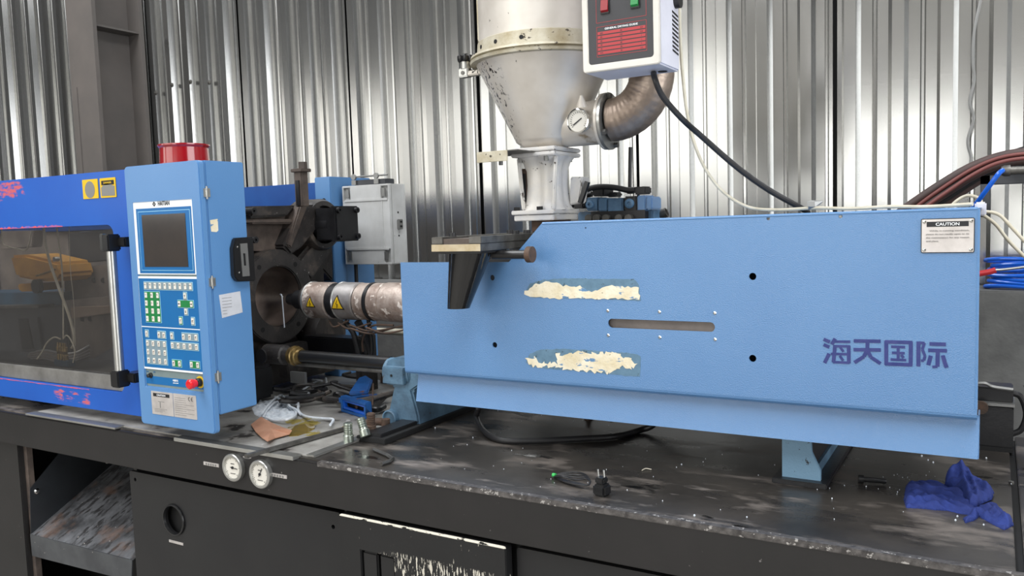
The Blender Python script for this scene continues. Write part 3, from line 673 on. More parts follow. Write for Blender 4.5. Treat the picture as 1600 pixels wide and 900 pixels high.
x_l = sum(r[0][0] for r in rows) / 4; x_r = sum(r[2][0] for r in rows) / 4
field(x_l - .009, x_r + .009, rows[3][0][1] - .0115, rows[0][0][1] + .0115, M['greenprint'])
for r, st in zip(rows, ('789', '456', '123', '-0.')):
    for i, sgn in enumerate(st): key(x_l + (x_r - x_l) * i / 2, r[0][1], sgn)
up = kp(578, 272, 420); lf = kp(518, 352, 420); rt = kp(640, 355, 420); dn = kp(588, 430, 420); cx_ = (lf.x + rt.x) / 2; cz_ = (lf.z + rt.z) / 2
field(cx_ - .0085, cx_ + .0085, dn.z - .0115, up.z + .0115, M['greytile']); 
field(lf.x - .0085, rt.x + .0085, cz_ - .0115, cz_ + .0115, M['greenprint'])
MB().box(cx_ - .008, cx_ + .008, YB - .0056, YB - .0053, cz_ - .010, cz_ + .010).build('green_centre', M['greenprint'], kpd)
key(cx_, up.z, '^'); key(cx_, dn.z, 'v'); key(lf.x, cz_, '<'); key(rt.x, cz_, '>')
for (u_, v_, mt, sgn) in ((531, 521, 'greenprint', 'A'), (653, 528, 'greytile', 'B')):
    p = kp(u_, v_, 420); field(p.x - .0085, p.x + .0085, p.z - .0125, p.z + .0125, M[mt]); key(p.x, p.z, sgn, .011, .017)
p = kp(190, 652, 420); field(p.x - .0085, p.x + .0085, p.z - .011, p.z + .0125, M['greytile']); key(p.x, p.z, 'C')
rw = row((313, 662), (363, 668), 2, 420); field(rw[0][0] - .008, rw[1][0] + .008, rw[0][1] - .011, rw[0][1] + .0125, M['greytile']); [key(x, z, 'DE'[i]) for i, (x, z) in enumerate(rw)]
rows = [row((198, 745), (370, 760), 4, 420), row((205, 831), (374, 846), 4, 420), row((207, 145), (378, 161), 4, 540)]
x_l = rows[1][0][0]; x_r = rows[1][3][0]
field(x_l - .009, x_r + .009, rows[2][0][1] - .0115, rows[0][0][1] + .0115, M['greytile'])
for j, r in enumerate(rows):
    for i in range(4): key(x_l + (x_r - x_l) * i / 3, r[0][1], 'abcdefghijkl'[j * 4 + i])
p = kp(442, 675, 420); field(p.x - .0085, p.x + .0085, p.z - .011, p.z + .0125, M['greytile']); key(p.x, p.z, 'G')
rw = row((560, 682), (685, 692), 3, 420); field(rw[0][0] - .009, rw[2][0] + .009, rw[0][1] - .011, rw[0][1] + .0125, M['greytile']); [key(x, z, 'HIJ'[i]) for i, (x, z) in enumerate(rw)]
rw = row((448, 765), (690, 790), 5, 420); field(rw[0][0] - .0085, rw[4][0] + .0085, rw[0][1] - .0115, rw[0][1] + .0115, M['greytile']); [key(x, z, 'KLMNO'[i]) for i, (x, z) in enumerate(rw)]
for (c0, c1) in (((462, 176), (520, 182)), ((640, 190), (703, 197))):
    rw = row(c0, c1, 2, 540); field(rw[0][0] - .0085, rw[1][0] + .0085, rw[0][1] - .0115, rw[0][1] + .0115, M['greenprint']); [key(x, z, 'PQ'[i]) for i, (x, z) in enumerate(rw)]
bs, BR = quad([(163, 298), (785, 372), (788, 452), (168, 377)], 540, YB - .0008, M['tealprint'], 'blue_strip', cab)
p = kp(466, 362, 540); text('中国海天', p.x, p.z + .002, YB - .001, wd=.024, ht=.0068, mt=M['whiteprint'], parent=bs, bold=.03, thick=.0003)
text('CHINA HAITIAN', p.x, p.z - .0055, YB - .001, wd=.024, ht=.003, mt=M['whiteprint'], parent=bs, bold=.02, thick=.0003)
for u_, v_, s0_ in ((185, 262, 'ON'), (252, 268, 'OFF')):
    pq = kp(u_, v_, 540); text(s0_, pq.x, pq.z, YB - .001, wd=.009, ht=.0035, mt=M['tealprint'], parent=cab, thick=.0003)
p = kp(218, 301, 540); MB().lathe((p.x, YB, p.z), (0, -1, 0), [(0, .0085), (.004, .008), (.005, .006), (.012, .0055), (.013, .004)], 20).build('selector_knob', M['plastic'], cab)
p = kp(712, 370, 540)
es = MB().lathe((p.x, YB, p.z), (0, -1, 0), [(0, .0175), (.0015, .0175), (.0015, .013)], 32).build('yellow_ring', M['yellow'], cab)
MB().lathe((p.x, YB - .001, p.z), (0, -1, 0), [(0, .0125), (.010, .0125), (.012, .0095), (.016, .0095)], 28).build('button_collar', M['plastic'], es)
MB().lathe((p.x, YB - .016, p.z), (0, -1, 0), [(0, .0095), (.001, .0115), (.010, .0115), (.011, .0140), (.022, .0140), (.025, .011), (.026, .004)], 28).build('emergency_button', M['redbutton'], es)
# plates beneath the keypad
for cs, kind_ in (([(235, 450), (450, 480), (465, 713), (248, 682)], 0), ([(456, 478), (684, 505), (697, 745), (469, 714)], 1)):
    pl_, Rr = quad(cs, 540, GY - .0012, M['plate'], 'nameplate', cab, .0012, .002)
    wd_, ht_ = Rr[1] - Rr[0], Rr[3] - Rr[2]; y = GY - .0014
    if kind_ == 0:
        MB().box(Rr[0] + wd_ * .1, Rr[0] + wd_ * .85, y - .0003, y + .0002, Rr[3] - ht_ * .22, Rr[3] - ht_ * .08).build('title_band', M['print'], pl_)
        text('CAUTION', Rr[0] + wd_ * .47, Rr[3] - ht_ * .15, y - .0005, wd=wd_ * .4, ht=ht_ * .075, mt=M['whiteprint'], parent=pl_, bold=.02, thick=.0002)
        q = MB()
        for k in range(3): q.box(Rr[0] + wd_ * .12, Rr[0] + wd_ * (.5 + .1 * k), y, y + .0003, Rr[2] + ht_ * (.12 + .06 * k), Rr[2] + ht_ * (.135 + .06 * k))
        q.box(Rr[0] + wd_ * .38, Rr[0] + wd_ * .42, y, y + .0003, Rr[2] + ht_ * .3, Rr[2] + ht_ * .55); q.box(Rr[0] + wd_ * .3, Rr[0] + wd_ * .6, y, y + .0003, Rr[2] + ht_ * .56, Rr[2] + ht_ * .58)
        q.build('faded_characters', M['greyprint'], pl_, smooth=0)
    else:
        q = MB()
        for k in range(9): q.box(Rr[0] + wd_ * .06, Rr[0] + wd_ * (.9 if k < 6 and k % 2 else .55), y, y + .0003, Rr[2] + ht_ * (.10 + .09 * k), Rr[2] + ht_ * (.115 + .09 * k))
        q.build('faded_characters', M['greyprint'], pl_, smooth=0)
        q = MB()   # the CE mark, two open arcs
        for cx2, bar in ((Rr[1] - wd_ * .27, 0), (Rr[1] - wd_ * .15, 1)):
            zc2 = Rr[3] - ht_ * .17; rr = .0052
            for k in range(9):
                t0, t1 = math.radians(80 + 200 * k / 9), math.radians(80 + 200 * (k + 1) / 9)
                q.beam((cx2 + math.cos(t0) * rr, y - .0002, zc2 + math.sin(t0) * rr), (cx2 + math.cos(t1) * rr, y - .0002, zc2 + math.sin(t1) * rr), .0014, .0003, up=(0, 1, 0))
            if bar: q.box(cx2 - rr, cx2 + rr * .1, y - .0003, y, zc2 - .0006, zc2 + .0006)
        q.build('conformity_mark', M['print'], pl_, smooth=0)
# cabinet side: label, worn sticker, handle bracket
sx = KX1 + .0
def sd(px, py): p = at(px, py, X=sx); return (p.y, p.z)
lb = MB().plate([sd(342, 461), sd(375, 455), sd(379, 488), sd(347, 497)], [], 'X', sx, .0006).build('side_label', M['paper'], cab, smooth=0)
q = MB()
for k in range(6):
    z = sd(360, 465)[1] - k * .009; y0_ = sd(345, 465)[0] + .003; q.box(sx + .0006, sx + .0009, y0_, y0_ + (.034 if k < 4 else .016), z, z + .0012)
q.build('faded_characters', M['greyprint'], lb, smooth=0)
MB().plate([sd(328, 344), sd(340, 342), sd(341, 360), (sd(338, 361)[0], sd(338, 361)[1] - .003), sd(330, 362)], [], 'X', sx, .0006).build('worn_sticker', M['torn'], cab, smooth=0)
br = thing('door_interlock', (sx, .09, .53), None)
bpy.data.objects.remove(br)
HB = [sd(362, 372), (.135, sd(372, 371)[1]), (.135, sd(380, 440)[1]), sd(366, 440), sd(360, 432), sd(358, 388)]
hb = MB().plate(HB, [], 'X', sx, .018).build('handle_bracket', M['plastic'], cab, bevel=.003)
MB().plate([sd(368, 381), sd(379, 380), sd(383, 431), sd(372, 432)], [[sd(372.5, 396), sd(376, 396), sd(377.5, 415), sd(374, 415)]], 'X', sx + .018, .002).build('strike_plate', M['bracketgrey'], hb)
for px, py in ((365, 386), (368, 426)):
    p = sd(px, py); MB().lathe((sx + .018, p[0], p[1]), (1, 0, 0), [(0, .004), (.003, .003)], 10).build('screw', M['chrome'], hb)

bc = thing('warning_beacon', (-2.075, .05, .815), 'round red beacon on top of the light blue control cabinet', 'beacon')
bx = (at(259, 240, Y=.05).x + at(309, 240, Y=.05).x) / 2
MB().lathe((bx, .06, .815), (0, 0, 1), [(0, .070), (.048, .068), (.054, .073), (.058, .073), (.059, .066), (.052, .062)], 40).build('lens', M['beacon'], bc)
MB().cyl((bx, .06, .815), (bx, .06, .818), .074, n=36).build('base_ring', M['beacon'], bc)

# ------------------------------------------------------------------ safety gate on the left
gt = thing('safety_gate', (-3.0, .1, .03), 'deep blue sliding safety gate with a large dusty window and rubbed red marks', 'gate')
WX1 = at(183, 450, Y=.05).x; WZ1, WZ0 = .648, .150
MB().plate([(-3.75, .035), (-2.245, .035), (-2.245, .817), (-3.75, .820)], [rrect(-3.62, WX1, WZ0 - .045, WZ1, .03, 6)], 'Y', .05, .025).build('gate_sheet', M['dblue'], gt, bevel=.006, seg=3)
MB().prism([(-3.75, .072, .820), (-2.245, .072, .817), (-2.245, .26, .817), (-3.75, .26, .820)], (0, 0, -.006)).build('top_return', M['dblue'], gt)
MB().box(-3.63, WX1 + .012, .0765, .081, WZ0 - .05, WZ1 + .01).build('window_pane', M['acrylic'], gt)
MB().box(-3.62, WX1 + .004, .060, .076, WZ0 - .044, WZ0 + .004).build('sill_rail', mat('gate_aluminium_rail', (150, 148, 144), .45, .5, var=(112, 110, 106), vscale=9), gt, bevel=.002)
q = MB(); rr_ = random.Random(5)
pp = [(-3.62 + i * .01, WZ1 + rr_.uniform(-.003, .004)) for i in range(int((WX1 - .25 + 3.62) / .01))]
for (x, z), (x2, z2) in zip(pp, pp[1:]):
    q.prism([(x, .0498, z + .004), (x2, .0498, z2 + .004), (x2, .0498, WZ1), (x, .0498, WZ1)], (0, -.0004, 0))
q.build('chipped_edge', M['redchip'], gt, smooth=0)
q = MB()
for k in range(60):
    x = -3.6 + k * .0165; a_ = rr_.uniform(.002, .0045)
    q.prism([(x, .0498, .103), (x + .0165, .0498, .103), (x + .0165, .0498, .103 - a_), (x, .0498, .103 - a_ * .8)], (0, -.0004, 0))
q.build('chipped_edge', M['redchip'], gt, smooth=0)
# two yellow warning signs
for x0, x1, k in ((129, 155, 0), (156.5, 183, 1)):
    a = at(x0, 281, Y=.05); b = at(x1, 309, Y=.05); zt_, zb_2 = at(150, 279.5, Y=.05).z, at(150, 310, Y=.05).z
    s1 = MB().plate(rrect(a.x, b.x, zb_2, zt_, .003, 3), [], 'Y', .048, .0015).build('warning_sign', M['yellow'], gt)
    cx2 = (a.x + b.x) / 2; cz2 = (zt_ + zb_2) / 2; w2 = b.x - a.x
    if k == 0: MB().plate(circ(cx2 - .002, cz2 - .002, w2 * .32, 24, .027), [], 'Y', .0474, .0006).build('worn_disc', M['bracketgrey'], s1)
    else:
        MB().box(a.x + .008, b.x - .008, .0474, .048, zt_ - .022, zt_ - .008).build('title_band', M['print'], s1)
        text('DANGER', cx2, zt_ - .015, .0472, wd=w2 * .5, ht=.006, mt=M['yellow'], parent=s1, thick=.0002, bold=.02)
        MB().plate([(a.x + .006, zb_2 + .006), (b.x - .006, zb_2 + .005), (b.x - .006, zb_2 + .035), (a.x + .03, zb_2 + .048), (a.x + .006, zt_ - .03)], [], 'Y', .0474, .0006).build('worn_patch', M['bracketgrey'], s1)
# grab handle
hx0 = at(181, 480, Y=-.01).x
ht_ = at(181, 392, Y=-.01); hb_ = at(195, 575, Y=-.01)
MB().cyl((hx0, -.012, .175), (hx0, -.012, .585), .0145, n=24).build('handle_tube', M['steel'], gt)
for z, c_ in ((.592, 1), (.170, 0)):
    q = MB().box(hx0 - .02, hx0 + .02, -.034, .010, z - .026, z + .026).build('handle_bracket', M['plastic'], gt, bevel=.004)
    MB().box(hx0 + .0, hx0 + .055, -.002, .05, z - .014, z + .016).build('bracket_arm', M['plastic'], q, bevel=.004)
    if c_: MB().box(hx0 - .0215, hx0 - .003, -.0355, -.02, z - .024, z + .028).build('chrome_clip', M['chrome'], q, bevel=.003)
# rear guard
rg = thing('rear_guard', (-3.0, 1.1, .03), 'blue guard along the far side of the machine with a light blue end post', 'guard')
MB().plate([(-5.2, .03), (-2.45, .03), (-2.45, .806), (-5.2, .812)], [[(-5.0, .15), (-2.62, .15), (-2.62, .64), (-5.0, .64)]], 'Y', 1.02, .02).build('guard_sheet', M['rearblue'], rg, bevel=.003)
MB().box(-5.1, -2.6, 1.045, 1.05, .14, .65).build('guard_backing', M['inner'], rg)
a = at(500, 276, Y=.957)
MB().box(-2.415, -2.33, .957, 1.21, .0, .822).build('end_post', M['cabinet'], rg, bevel=.003)
p = at(506, 314, Y=.956); MB().cyl((p.x, .9575, p.z), (p.x, .956, p.z), .011, n=20).build('post_hole', M['dark'], rg)

# grey junction box
jx0, jx1, jy0, jy1, jz0, jz1 = -2.31, -2.066, 1.004, 1.11, .462, .782
jb = thing('junction_box', ((jx0 + jx1) / 2, jy0, jz0), 'light grey metal junction box mounted on the light blue rear post', 'electrical box')
q = MB().box(jx0, jx1, jy0 + .012, jy1, jz0, jz1); q.build('box_body', M['grey_box'], jb, bevel=.004)
cm = [(jx0, jz0), (jx1, jz0), (jx1, jz1), (jx0, jz1)]
W2 = jx1 - jx0
MB().plate(rrect(jx0, jx1, jz0, jz1, .004, 3), [[(jx0 + .006, jz1 - .062), (jx0 + .042, jz1 - .062), (jx0 + .042, jz1 - .008), (jx0 + .006, jz1 - .008)], [(jx1 - .042, jz1 - .062), (jx1 - .006, jz1 - .062), (jx1 - .006, jz1 - .008), (jx1 - .042, jz1 - .008)],
    [(jx0 + .006, jz0 + .008), (jx0 + .036, jz0 + .008), (jx0 + .036, jz0 + .062), (jx0 + .006, jz0 + .062)], [(jx1 - .036, jz0 + .008), (jx1 - .006, jz0 + .008), (jx1 - .006, jz0 + .062), (jx1 - .036, jz0 + .062)]], 'Y', jy0, .014).build('front_frame', M['grey_box'], jb, bevel=.0015)
for zz in (jz1 - .066, jz0 + .058):
    MB().box(jx0 + .012, jx1 - .010, jy0 - .003, jy0, zz, zz + .010).build('raised_rail', M['grey_box'], jb, bevel=.001)
for xx in (jx0 + .022, jx1 - .036):
    for zz in (jz1 - .050, jz0 + .018): MB().box(xx, xx + .016, jy0 - .003, jy0 + .004, zz, zz + .034).build('latch', M['bracketgrey'], jb, bevel=.001)
MB().box(jx1 - .040, jx1 - .036, jy0 - .002, jy0, jz0 + .06, jz1 - .06).build('raised_rail', M['grey_box'], jb)
MB().box(jx1, jx1 + .003, jy1 - .012, jy1 - .008, jz0, jz1).build('lid_seam', M['grey_box'], jb)
q = MB(); q.box(jx1, jx1 + .014, 1.045, 1.068, .60, .64); q.build('side_catch', M['bracketgrey'], jb, bevel=.002)
for zz in (.612, .630): MB().box(jx1 + .0135, jx1 + .0155, 1.048, 1.060, zz - .004, zz + .004).build('catch_slot', M['dark'], jb)
for zz in (.575, .668): MB().cyl((jx1 - .001, 1.055, zz), (jx1 + .001, 1.055, zz), .004, n=10).build('screw_hole', M['dark'], jb)
cn = MB().box(jx0 + .05, jx1 - .03, jy0 + .02, jy0 + .075, jz1, jz1 + .022).build('connector_base', M['innerdark'], jb, bevel=.002)
q = MB(); q.cyl((jx0 + .05, jy0 + .02, jz1 + .036), (jx1 - .02, jy0 + .02, jz1 + .036), .0035, n=8)
for xx in (jx0 + .052, jx1 - .075):
    q.box(xx - .010, xx + .012, jy0 + .012, jy0 + .018, jz1 + .003, jz1 + .022); q.lathe((xx, jy0 + .012, jz1 + .035), (0, 1, 0), [(0, .012), (.008, .012)], 14)
q.build('locking_lever', M['bracketgrey'], cn)
p = at(556, 414, Y=1.03)
MB().tube([(p.x, 1.03, jz0), (p.x, 1.03, jz0 - .12), (p.x + .01, 1.03, .12)], .008, 10).build('cable', M['rubber'], jb)
# ------------------------------------------------------------------ fixed platen
PX = -2.25
pn = thing('fixed_platen', (PX, .58, 0), 'greasy black cast iron platen with a large round centre hole and ribbed arms', 'machine platen')
def xp(px, py, X=PX): p = at(px, py, X=X); return (p.y, p.z)
HC = (.575, .372)
body = [(.20, .03), (.94, .03), (.952, .10), (.952, .26), (.90, .34), (.90, .44), xp(521, 440, -2.33), xp(521, 400, -2.33), (.952, .60), (.952, .66), (.93, .697), (.20, .697)]
MB().plate(body, [circ(HC[0], HC[1], .112, 40), circ(.80, .50, .055, 20, .05), circ(.78, .225, .055, 20)], 'X', -2.50, .17).build('back_plate', M['cast'], pn, bevel=.006)
MB().lathe((-2.5, HC[0], HC[1]), (1, 0, 0), [(0, .1085), (.24, .1085)], 64, False).build('bore', mat('worn_bore', (112, 98, 90), .34, .2, var=(76, 66, 60), vscale=10), pn)
MB().plate(circ(HC[0], HC[1], .172, 48), [circ(HC[0], HC[1], .110, 48)], 'X', -2.345, .095).build('centre_ring', M['cast'], pn, bevel=.004)
for t in (52, 128, 232, 308):
    y, z = HC[0] + .142 * math.cos(math.radians(t)), HC[1] + .142 * math.sin(math.radians(t))
    MB().cyl((PX - .01, y, z), (PX + .0008, y, z), .009, n=14).build('bolt_hole', M['dark'], pn)
# brown web between top rib and ring, ribs and arms
MB().prism([(-2.33, *xp(394, 324)), (-2.33, *xp(462, 322)), (-2.33, *xp(450, 392)), (-2.33, *xp(400, 392))], (.04, 0, 0)).build('upper_web', M['castbrown'], pn)
MB().prism([(-2.30, *xp(393, 322)), (-2.30, *xp(466, 321)), (-2.30, *xp(451, 338)), (-2.30, *xp(393, 341))], (.045, 0, 0)).build('top_flange', M['cast'], pn, bevel=.008)
MB().prism([(-2.30, *xp(393, 343)), (-2.30, *xp(461, 342)), (-2.30, *xp(456, 350)), (-2.30, *xp(393, 350))], (.055, 0, 0)).build('rib', M['castbrown'], pn, bevel=.006)
MB().prism([(-2.33, *xp(468, 320)), (-2.33, *xp(500, 320)), (-2.33, *xp(492, 360)), (-2.33, *xp(470, 386)), (-2.33, *xp(452, 398)), (-2.33, *xp(440, 385)), (-2.33, *xp(455, 350))], (.09, 0, 0)).build('arm', M['cast'], pn, bevel=.008)
MB().prism([(-2.33, *xp(463, 321)), (-2.33, *xp(476, 321)), (-2.33, *xp(450, 388)), (-2.33, *xp(444, 384))], (.10, 0, 0)).build('rib', M['castbrown'], pn, bevel=.005)
MB().prism([(-2.40, *xp(472, 405)), (-2.40, *xp(500, 372)), (-2.40, *xp(524, 372)), (-2.40, *xp(524, 398)), (-2.40, *xp(494, 440)), (-2.40, *xp(478, 425))], (.13, 0, 0)).build('arm', M['cast'], pn, bevel=.012)
by, bz = .825, .628
MB().lathe((-2.36, by, bz), (1, 0, 0), [(0, .100), (.10, .100), (.115, .092), (.115, .074), (.09, .070)], 40).build('tie_bar_boss', M['cast'], pn)
MB().lathe((-2.36, .845, .20), (1, 0, 0), [(0, .095), (.08, .095), (.10, .085), (.10, .05)], 36).build('tie_bar_boss', M['cast'], pn)
MB().lathe((-2.36, .30, .628), (1, 0, 0), [(0, .09), (.09, .09), (.10, .08)], 36).build('tie_bar_boss', M['cast'], pn)
MB().lathe((-2.25, by, bz), (1, 0, 0), [(0, .062), (.07, .062)], 28).build('tie_bar', M['castblack'], pn)
bk = MB().box(-2.235, -2.13, .765, .888, .568, .690).build('nut_cover', M['castblack'], pn, bevel=.003)
MB().box(-2.150, -2.135, .758, .893, .562, .696).build('cover_flange', M['castblack'], bk, bevel=.002)
for xx in (.776, .876):
    for zz in (.580, .680): MB().lathe((-2.131, xx, zz), (1, 0, 0), [(0, .011), (.012, .011), (.012, .005), (.006, .005)], 14).build('cap_screw', M['castblack'], bk)
for y_, z_ in (xp(391, 330), xp(394, 375)): MB().lathe((PX + .0, y_, z_), (1, 0, 0), [(-.03, .012), (.02, .012), (.02, .005), (.012, .005)], 12).build('cap_screw', M['castblack'], pn)
# lower rod clevis
MB().prism([(-2.25, *xp(430, 540)), (-2.25, *xp(466, 532)), (-2.25, *xp(470, 570)), (-2.25, *xp(436, 590))], (.05, 0, 0)).build('clevis_plate', M['cast'], pn, bevel=.004)
MB().box(-2.36, -2.22, .36, .50, .02, .14).build('lower_foot', M['castblack'], pn, bevel=.01)
cr = thing('carriage_rod', (-1.9, .42, .15), 'black hydraulic rod with a brass ring running from platen clevis to blue grey support', 'rod')
MB().cyl((-2.02, .42, .190), (-1.62, .42, .190), .0205, n=28).build('rod', M['plastic'], cr)
MB().lathe((-2.16, .42, .190), (1, 0, 0), [(0, .034), (.085, .034), (.09, .028), (.14, .028)], 28).build('rod_eye', M['cast'], cr)
MB().lathe((-2.045, .42, .190), (1, 0, 0), [(0, .030), (.012, .034), (.020, .034), (.022, .030), (.034, .030), (.036, .025), (.048, .024)], 28).build('brass_ring', M['brass'], cr)
MB().cyl((-2.14, .378, .190), (-2.14, .372, .190), .024, n=24).build('pin_head', M['castblack'], cr)
MB().cyl((-2.05, .42, .163), (-1.62, .42, .163), .008, n=12).build('lower_pipe', M['dullsteel'], cr)

# ------------------------------------------------------------------ heater barrel
BYc = .58
brl = thing('heater_barrel', (-1.9, BYc, .30), 'resin-crusted plasticising barrel with silver heater bands and two warning triangles', 'barrel')
bz0 = .362
def seg(x0, x1, r, mt, nm, b=.004): return MB().lathe((x0, BYc, bz0), (1, 0, 0), [(0, r - b), (b, r), (x1 - x0 - b, r), (x1 - x0, r - b)], 40).build(nm, mt, brl)
seg(-2.105, -1.305, .050, M['dullsteel'], 'core')
MB().lathe((-2.215, BYc, bz0), (1, 0, 0), [(0, .010), (.01, .020), (.05, .026), (.052, .034), (.10, .036), (.105, .052), (.12, .056)], 28).build('nozzle', M['castblack'], brl)
seg(-2.108, -2.085, .058, M['cast'], 'nozzle_nut')
b1 = seg(-2.088, -1.985, .064, M['burnt'], 'heater_band')
seg(-1.985, -1.945, .062, M['castblack'], 'heater_band')
b2 = seg(-1.945, -1.862, .065, M['tape'], 'heater_band')
seg(-1.860, -1.812, .063, M['burnt'], 'heater_band')
seg(-1.813, -1.799, .066, M['castblack'], 'clamp_ring', .002)
seg(-1.800, -1.750, .064, M['burnt'], 'heater_band')
seg(-1.749, -1.60, .066, M['burnt'], 'heater_band')
MB().lathe((-2.09, BYc, bz0), (1, 0, 0), [(0, .0646), (.004, .0666), (.008, .0646)], 40).build('clamp_ring', M['steel'], brl)
MB().lathe((-1.950, BYc, bz0), (1, 0, 0), [(0, .0646), (.004, .0666), (.008, .0646)], 40).build('clamp_ring', M['steel'], brl)
def triangle(xc, r, parent, sc):
    "sign wrapped on the band, facing the viewer"
    def W(x, s, rr): t = math.radians(184) + s / rr; return (xc + x, BYc + rr * math.cos(t) , bz0 + rr * math.sin(t))
    out = []
    for nm, k, mt, dr in (('warning_triangle', 1.0, M['print'], .0008), ('triangle_face', .78, M['yellow'], .0014)):
        q = MB(); n = 8; A = [(-.019 * sc * k, .012 * sc * k * 1.0), (.019 * sc * k, .012 * sc * k), (0, -.021 * sc * k)]
        # rows from base (larger s is lower on this side) to tip
        rows_ = []
        for i in range(n + 1):
            t = i / n; hw = (1 - t) * .019 * sc * k; s0 = A[0][1] + (A[2][1] - A[0][1]) * t
            rows_.append([q.bm.verts.new(W(x, s0, r + dr)) for x in (-hw, hw)])
        for a, b in zip(rows_, rows_[1:]):
            q.bm.faces.new([a[0], a[1], b[1], b[0]])
        out.append(q.build(nm, mt, parent if not out else out[0]) if len(out) == 0 else q.build(nm, mt, parent))
    q = MB(); prev = None
    for x, s in ((.0015 * sc, -.010 * sc), (-.002 * sc, -.001 * sc), (.002 * sc, 0), (-.001 * sc, .008 * sc)):
        p = Vector(W(x, s, r + .0022))
        if prev is not None: q.beam(prev, p, .002 * sc, .0006)
        prev = p
    q.build('lightning_mark', M['print'], parent, smooth=0)
triangle(-2.042, .0645, b1, 1.2); triangle(-1.918, .0655, b2, 1.6)
q = MB()
for k, (x0, x1) in enumerate(((-1.99, -1.90), (-1.94, -1.80), (-1.88, -1.66), (-1.80, -1.62), (-1.86, -1.70))):
    z = bz0 - .068 - .004 * k
    q.tube([(x0, .55 - .01 * k, z), (x0 * .6 + x1 * .4, .535, z - .018), (x1, .55, z + .004)], .0035, 6)
q.build('sagging_wires', M['rust'], brl)
q = MB(); q.tube([(-1.93, .56, .295), (-1.90, .57, .25), (-1.885, .58, .17), (-1.875, .60, .12)], .010, 8); q.tube([(-1.87, .56, .295), (-1.862, .60, .22), (-1.86, .62, .13)], .013, 8); q.tube([(-1.84, .58, .30), (-1.845, .60, .22), (-1.85, .60, .16)], .007, 8)
q.build('cable_bundle', M['rubber'], brl)
MB().tube([(-1.70, .54, .29), (-1.79, .54, .285), (-1.85, .56, .235), (-1.86, .57, .19)], .0035, 8).build('red_wire', M['rust'], brl)
st = thing('plastic_string', (-2.2, .5, .3), 'thin white strand of resin hanging from the barrel nozzle', 'strand')
MB().tube([(-2.217, .56, .372), (-2.225, .555, .381), (-2.212, .55, .379), (-2.210, .55, .35), (-2.208, .55, .295), (-2.207, .55, .262)], .0022, 6).build('strand', M['white'], st)

# post behind platen
tp = thing('lifting_post', (-2.2, .64, .7), 'rust brown square post with a hexagonal head on top of the black platen', 'post')
a, b = at(464, 262, Y=.64), at(478, 320, Y=.64)
MB().box(-2.197, -2.160, .625, .660, .695, .822).build('shaft', M['castbrown'], tp, bevel=.003)
MB().box(-2.186, -2.170, .620, .625, .70, .79).build('groove_strip', M['castblack'], tp)
MB().box(-2.205, -2.150, .618, .668, .820, .832).build('collar', M['castbrown'], tp, bevel=.002)
MB().lathe((-2.166, .642, .832), (0, 0, 1), [(0, .016), (.024, .016)], 6).build('hex_head', M['castbrown'], tp, smooth=0)

# ------------------------------------------------------------------ slide table and discharge cone
sld = thing('hopper_slide', (-1.14, .4, .545), 'two-layer steel hopper slide plate jutting out over the left end of the cover', 'slide plate')
MB().box(-1.213, -1.069, .10, .74, .549, .567).build('lower_plate', M['dullsteel'], sld, bevel=.001)
MB().box(-1.213, -1.180, .10, .74, .568, .585).build('side_rail', M['dullsteel'], sld, bevel=.001)
MB().box(-1.102, -1.067, .10, .74, .568, .585).build('side_rail', M['dullsteel'], sld, bevel=.001)
MB().box(-1.180, -1.102, .104, .74, .567, .580).build('sliding_plate', M['castbrown'], sld)
MB().box(-1.2129, -1.0691, .0985, .1001, .5495, .5665).build('end_face', mat('tan_oiled_plate_end', (198, 184, 156), .5, .2, var=(176, 156, 118), vscale=20), sld)
for xx, yy in ((-1.197, .17), (-1.197, .46), (-1.085, .30), (-1.085, .36), (-1.085, .52)):
    MB().lathe((xx, yy, .584), (0, 0, 1), [(0, .0095), (.010, .0095), (.010, .005), (.006, .005)], 14).build('cap_screw', M['rubber'], sld)
MB().cyl((-1.09, .19, .536), (-.985, .19, .536), .011, n=16).build('handle_rod', M['plastic'], sld)
MB().lathe((-.99, .19, .536), (1, 0, 0), [(0, .020), (.014, .020)], 20).build('handle_disc', M['rust'], sld)
cn = thing('discharge_cone', (-1.14, .165, .40), 'shiny black tapered discharge spout hanging from the hopper slide plate in front of the cover', 'spout')
q = MB(); ringA = []; ringB = []; n = 40
for k in range(n):
    t = 2 * PI * k / n
    ringA.append(q.bm.verts.new((-1.143 + .056 * math.cos(t), .170 + .056 * math.sin(t), .545)))
    ringB.append(q.bm.verts.new((-1.180 + .029 * math.cos(t), .160 + .029 * math.sin(t), .402)))
ringC = [q.bm.verts.new((v.co.x * .93 + -1.180 * .07, v.co.y * .93 + .160 * .07, v.co.z)) for v in ringB]
ringD = [q.bm.verts.new((-1.143 + (v.co.x + 1.180) * 1.7, .170 + (v.co.y - .160) * 1.7, .54)) for v in ringC]
for A, B in ((ringA, ringB), (ringB, ringC), (ringC, ringD)):
    for k in range(n): q.bm.faces.new([A[k], A[(k + 1) % n], B[(k + 1) % n], B[k]])
q.build('cone', M['gloss'], cn)
MB().box(-1.205, -1.075, .108, .232, .543, .549).build('cone_flange', M['plastic'], cn)

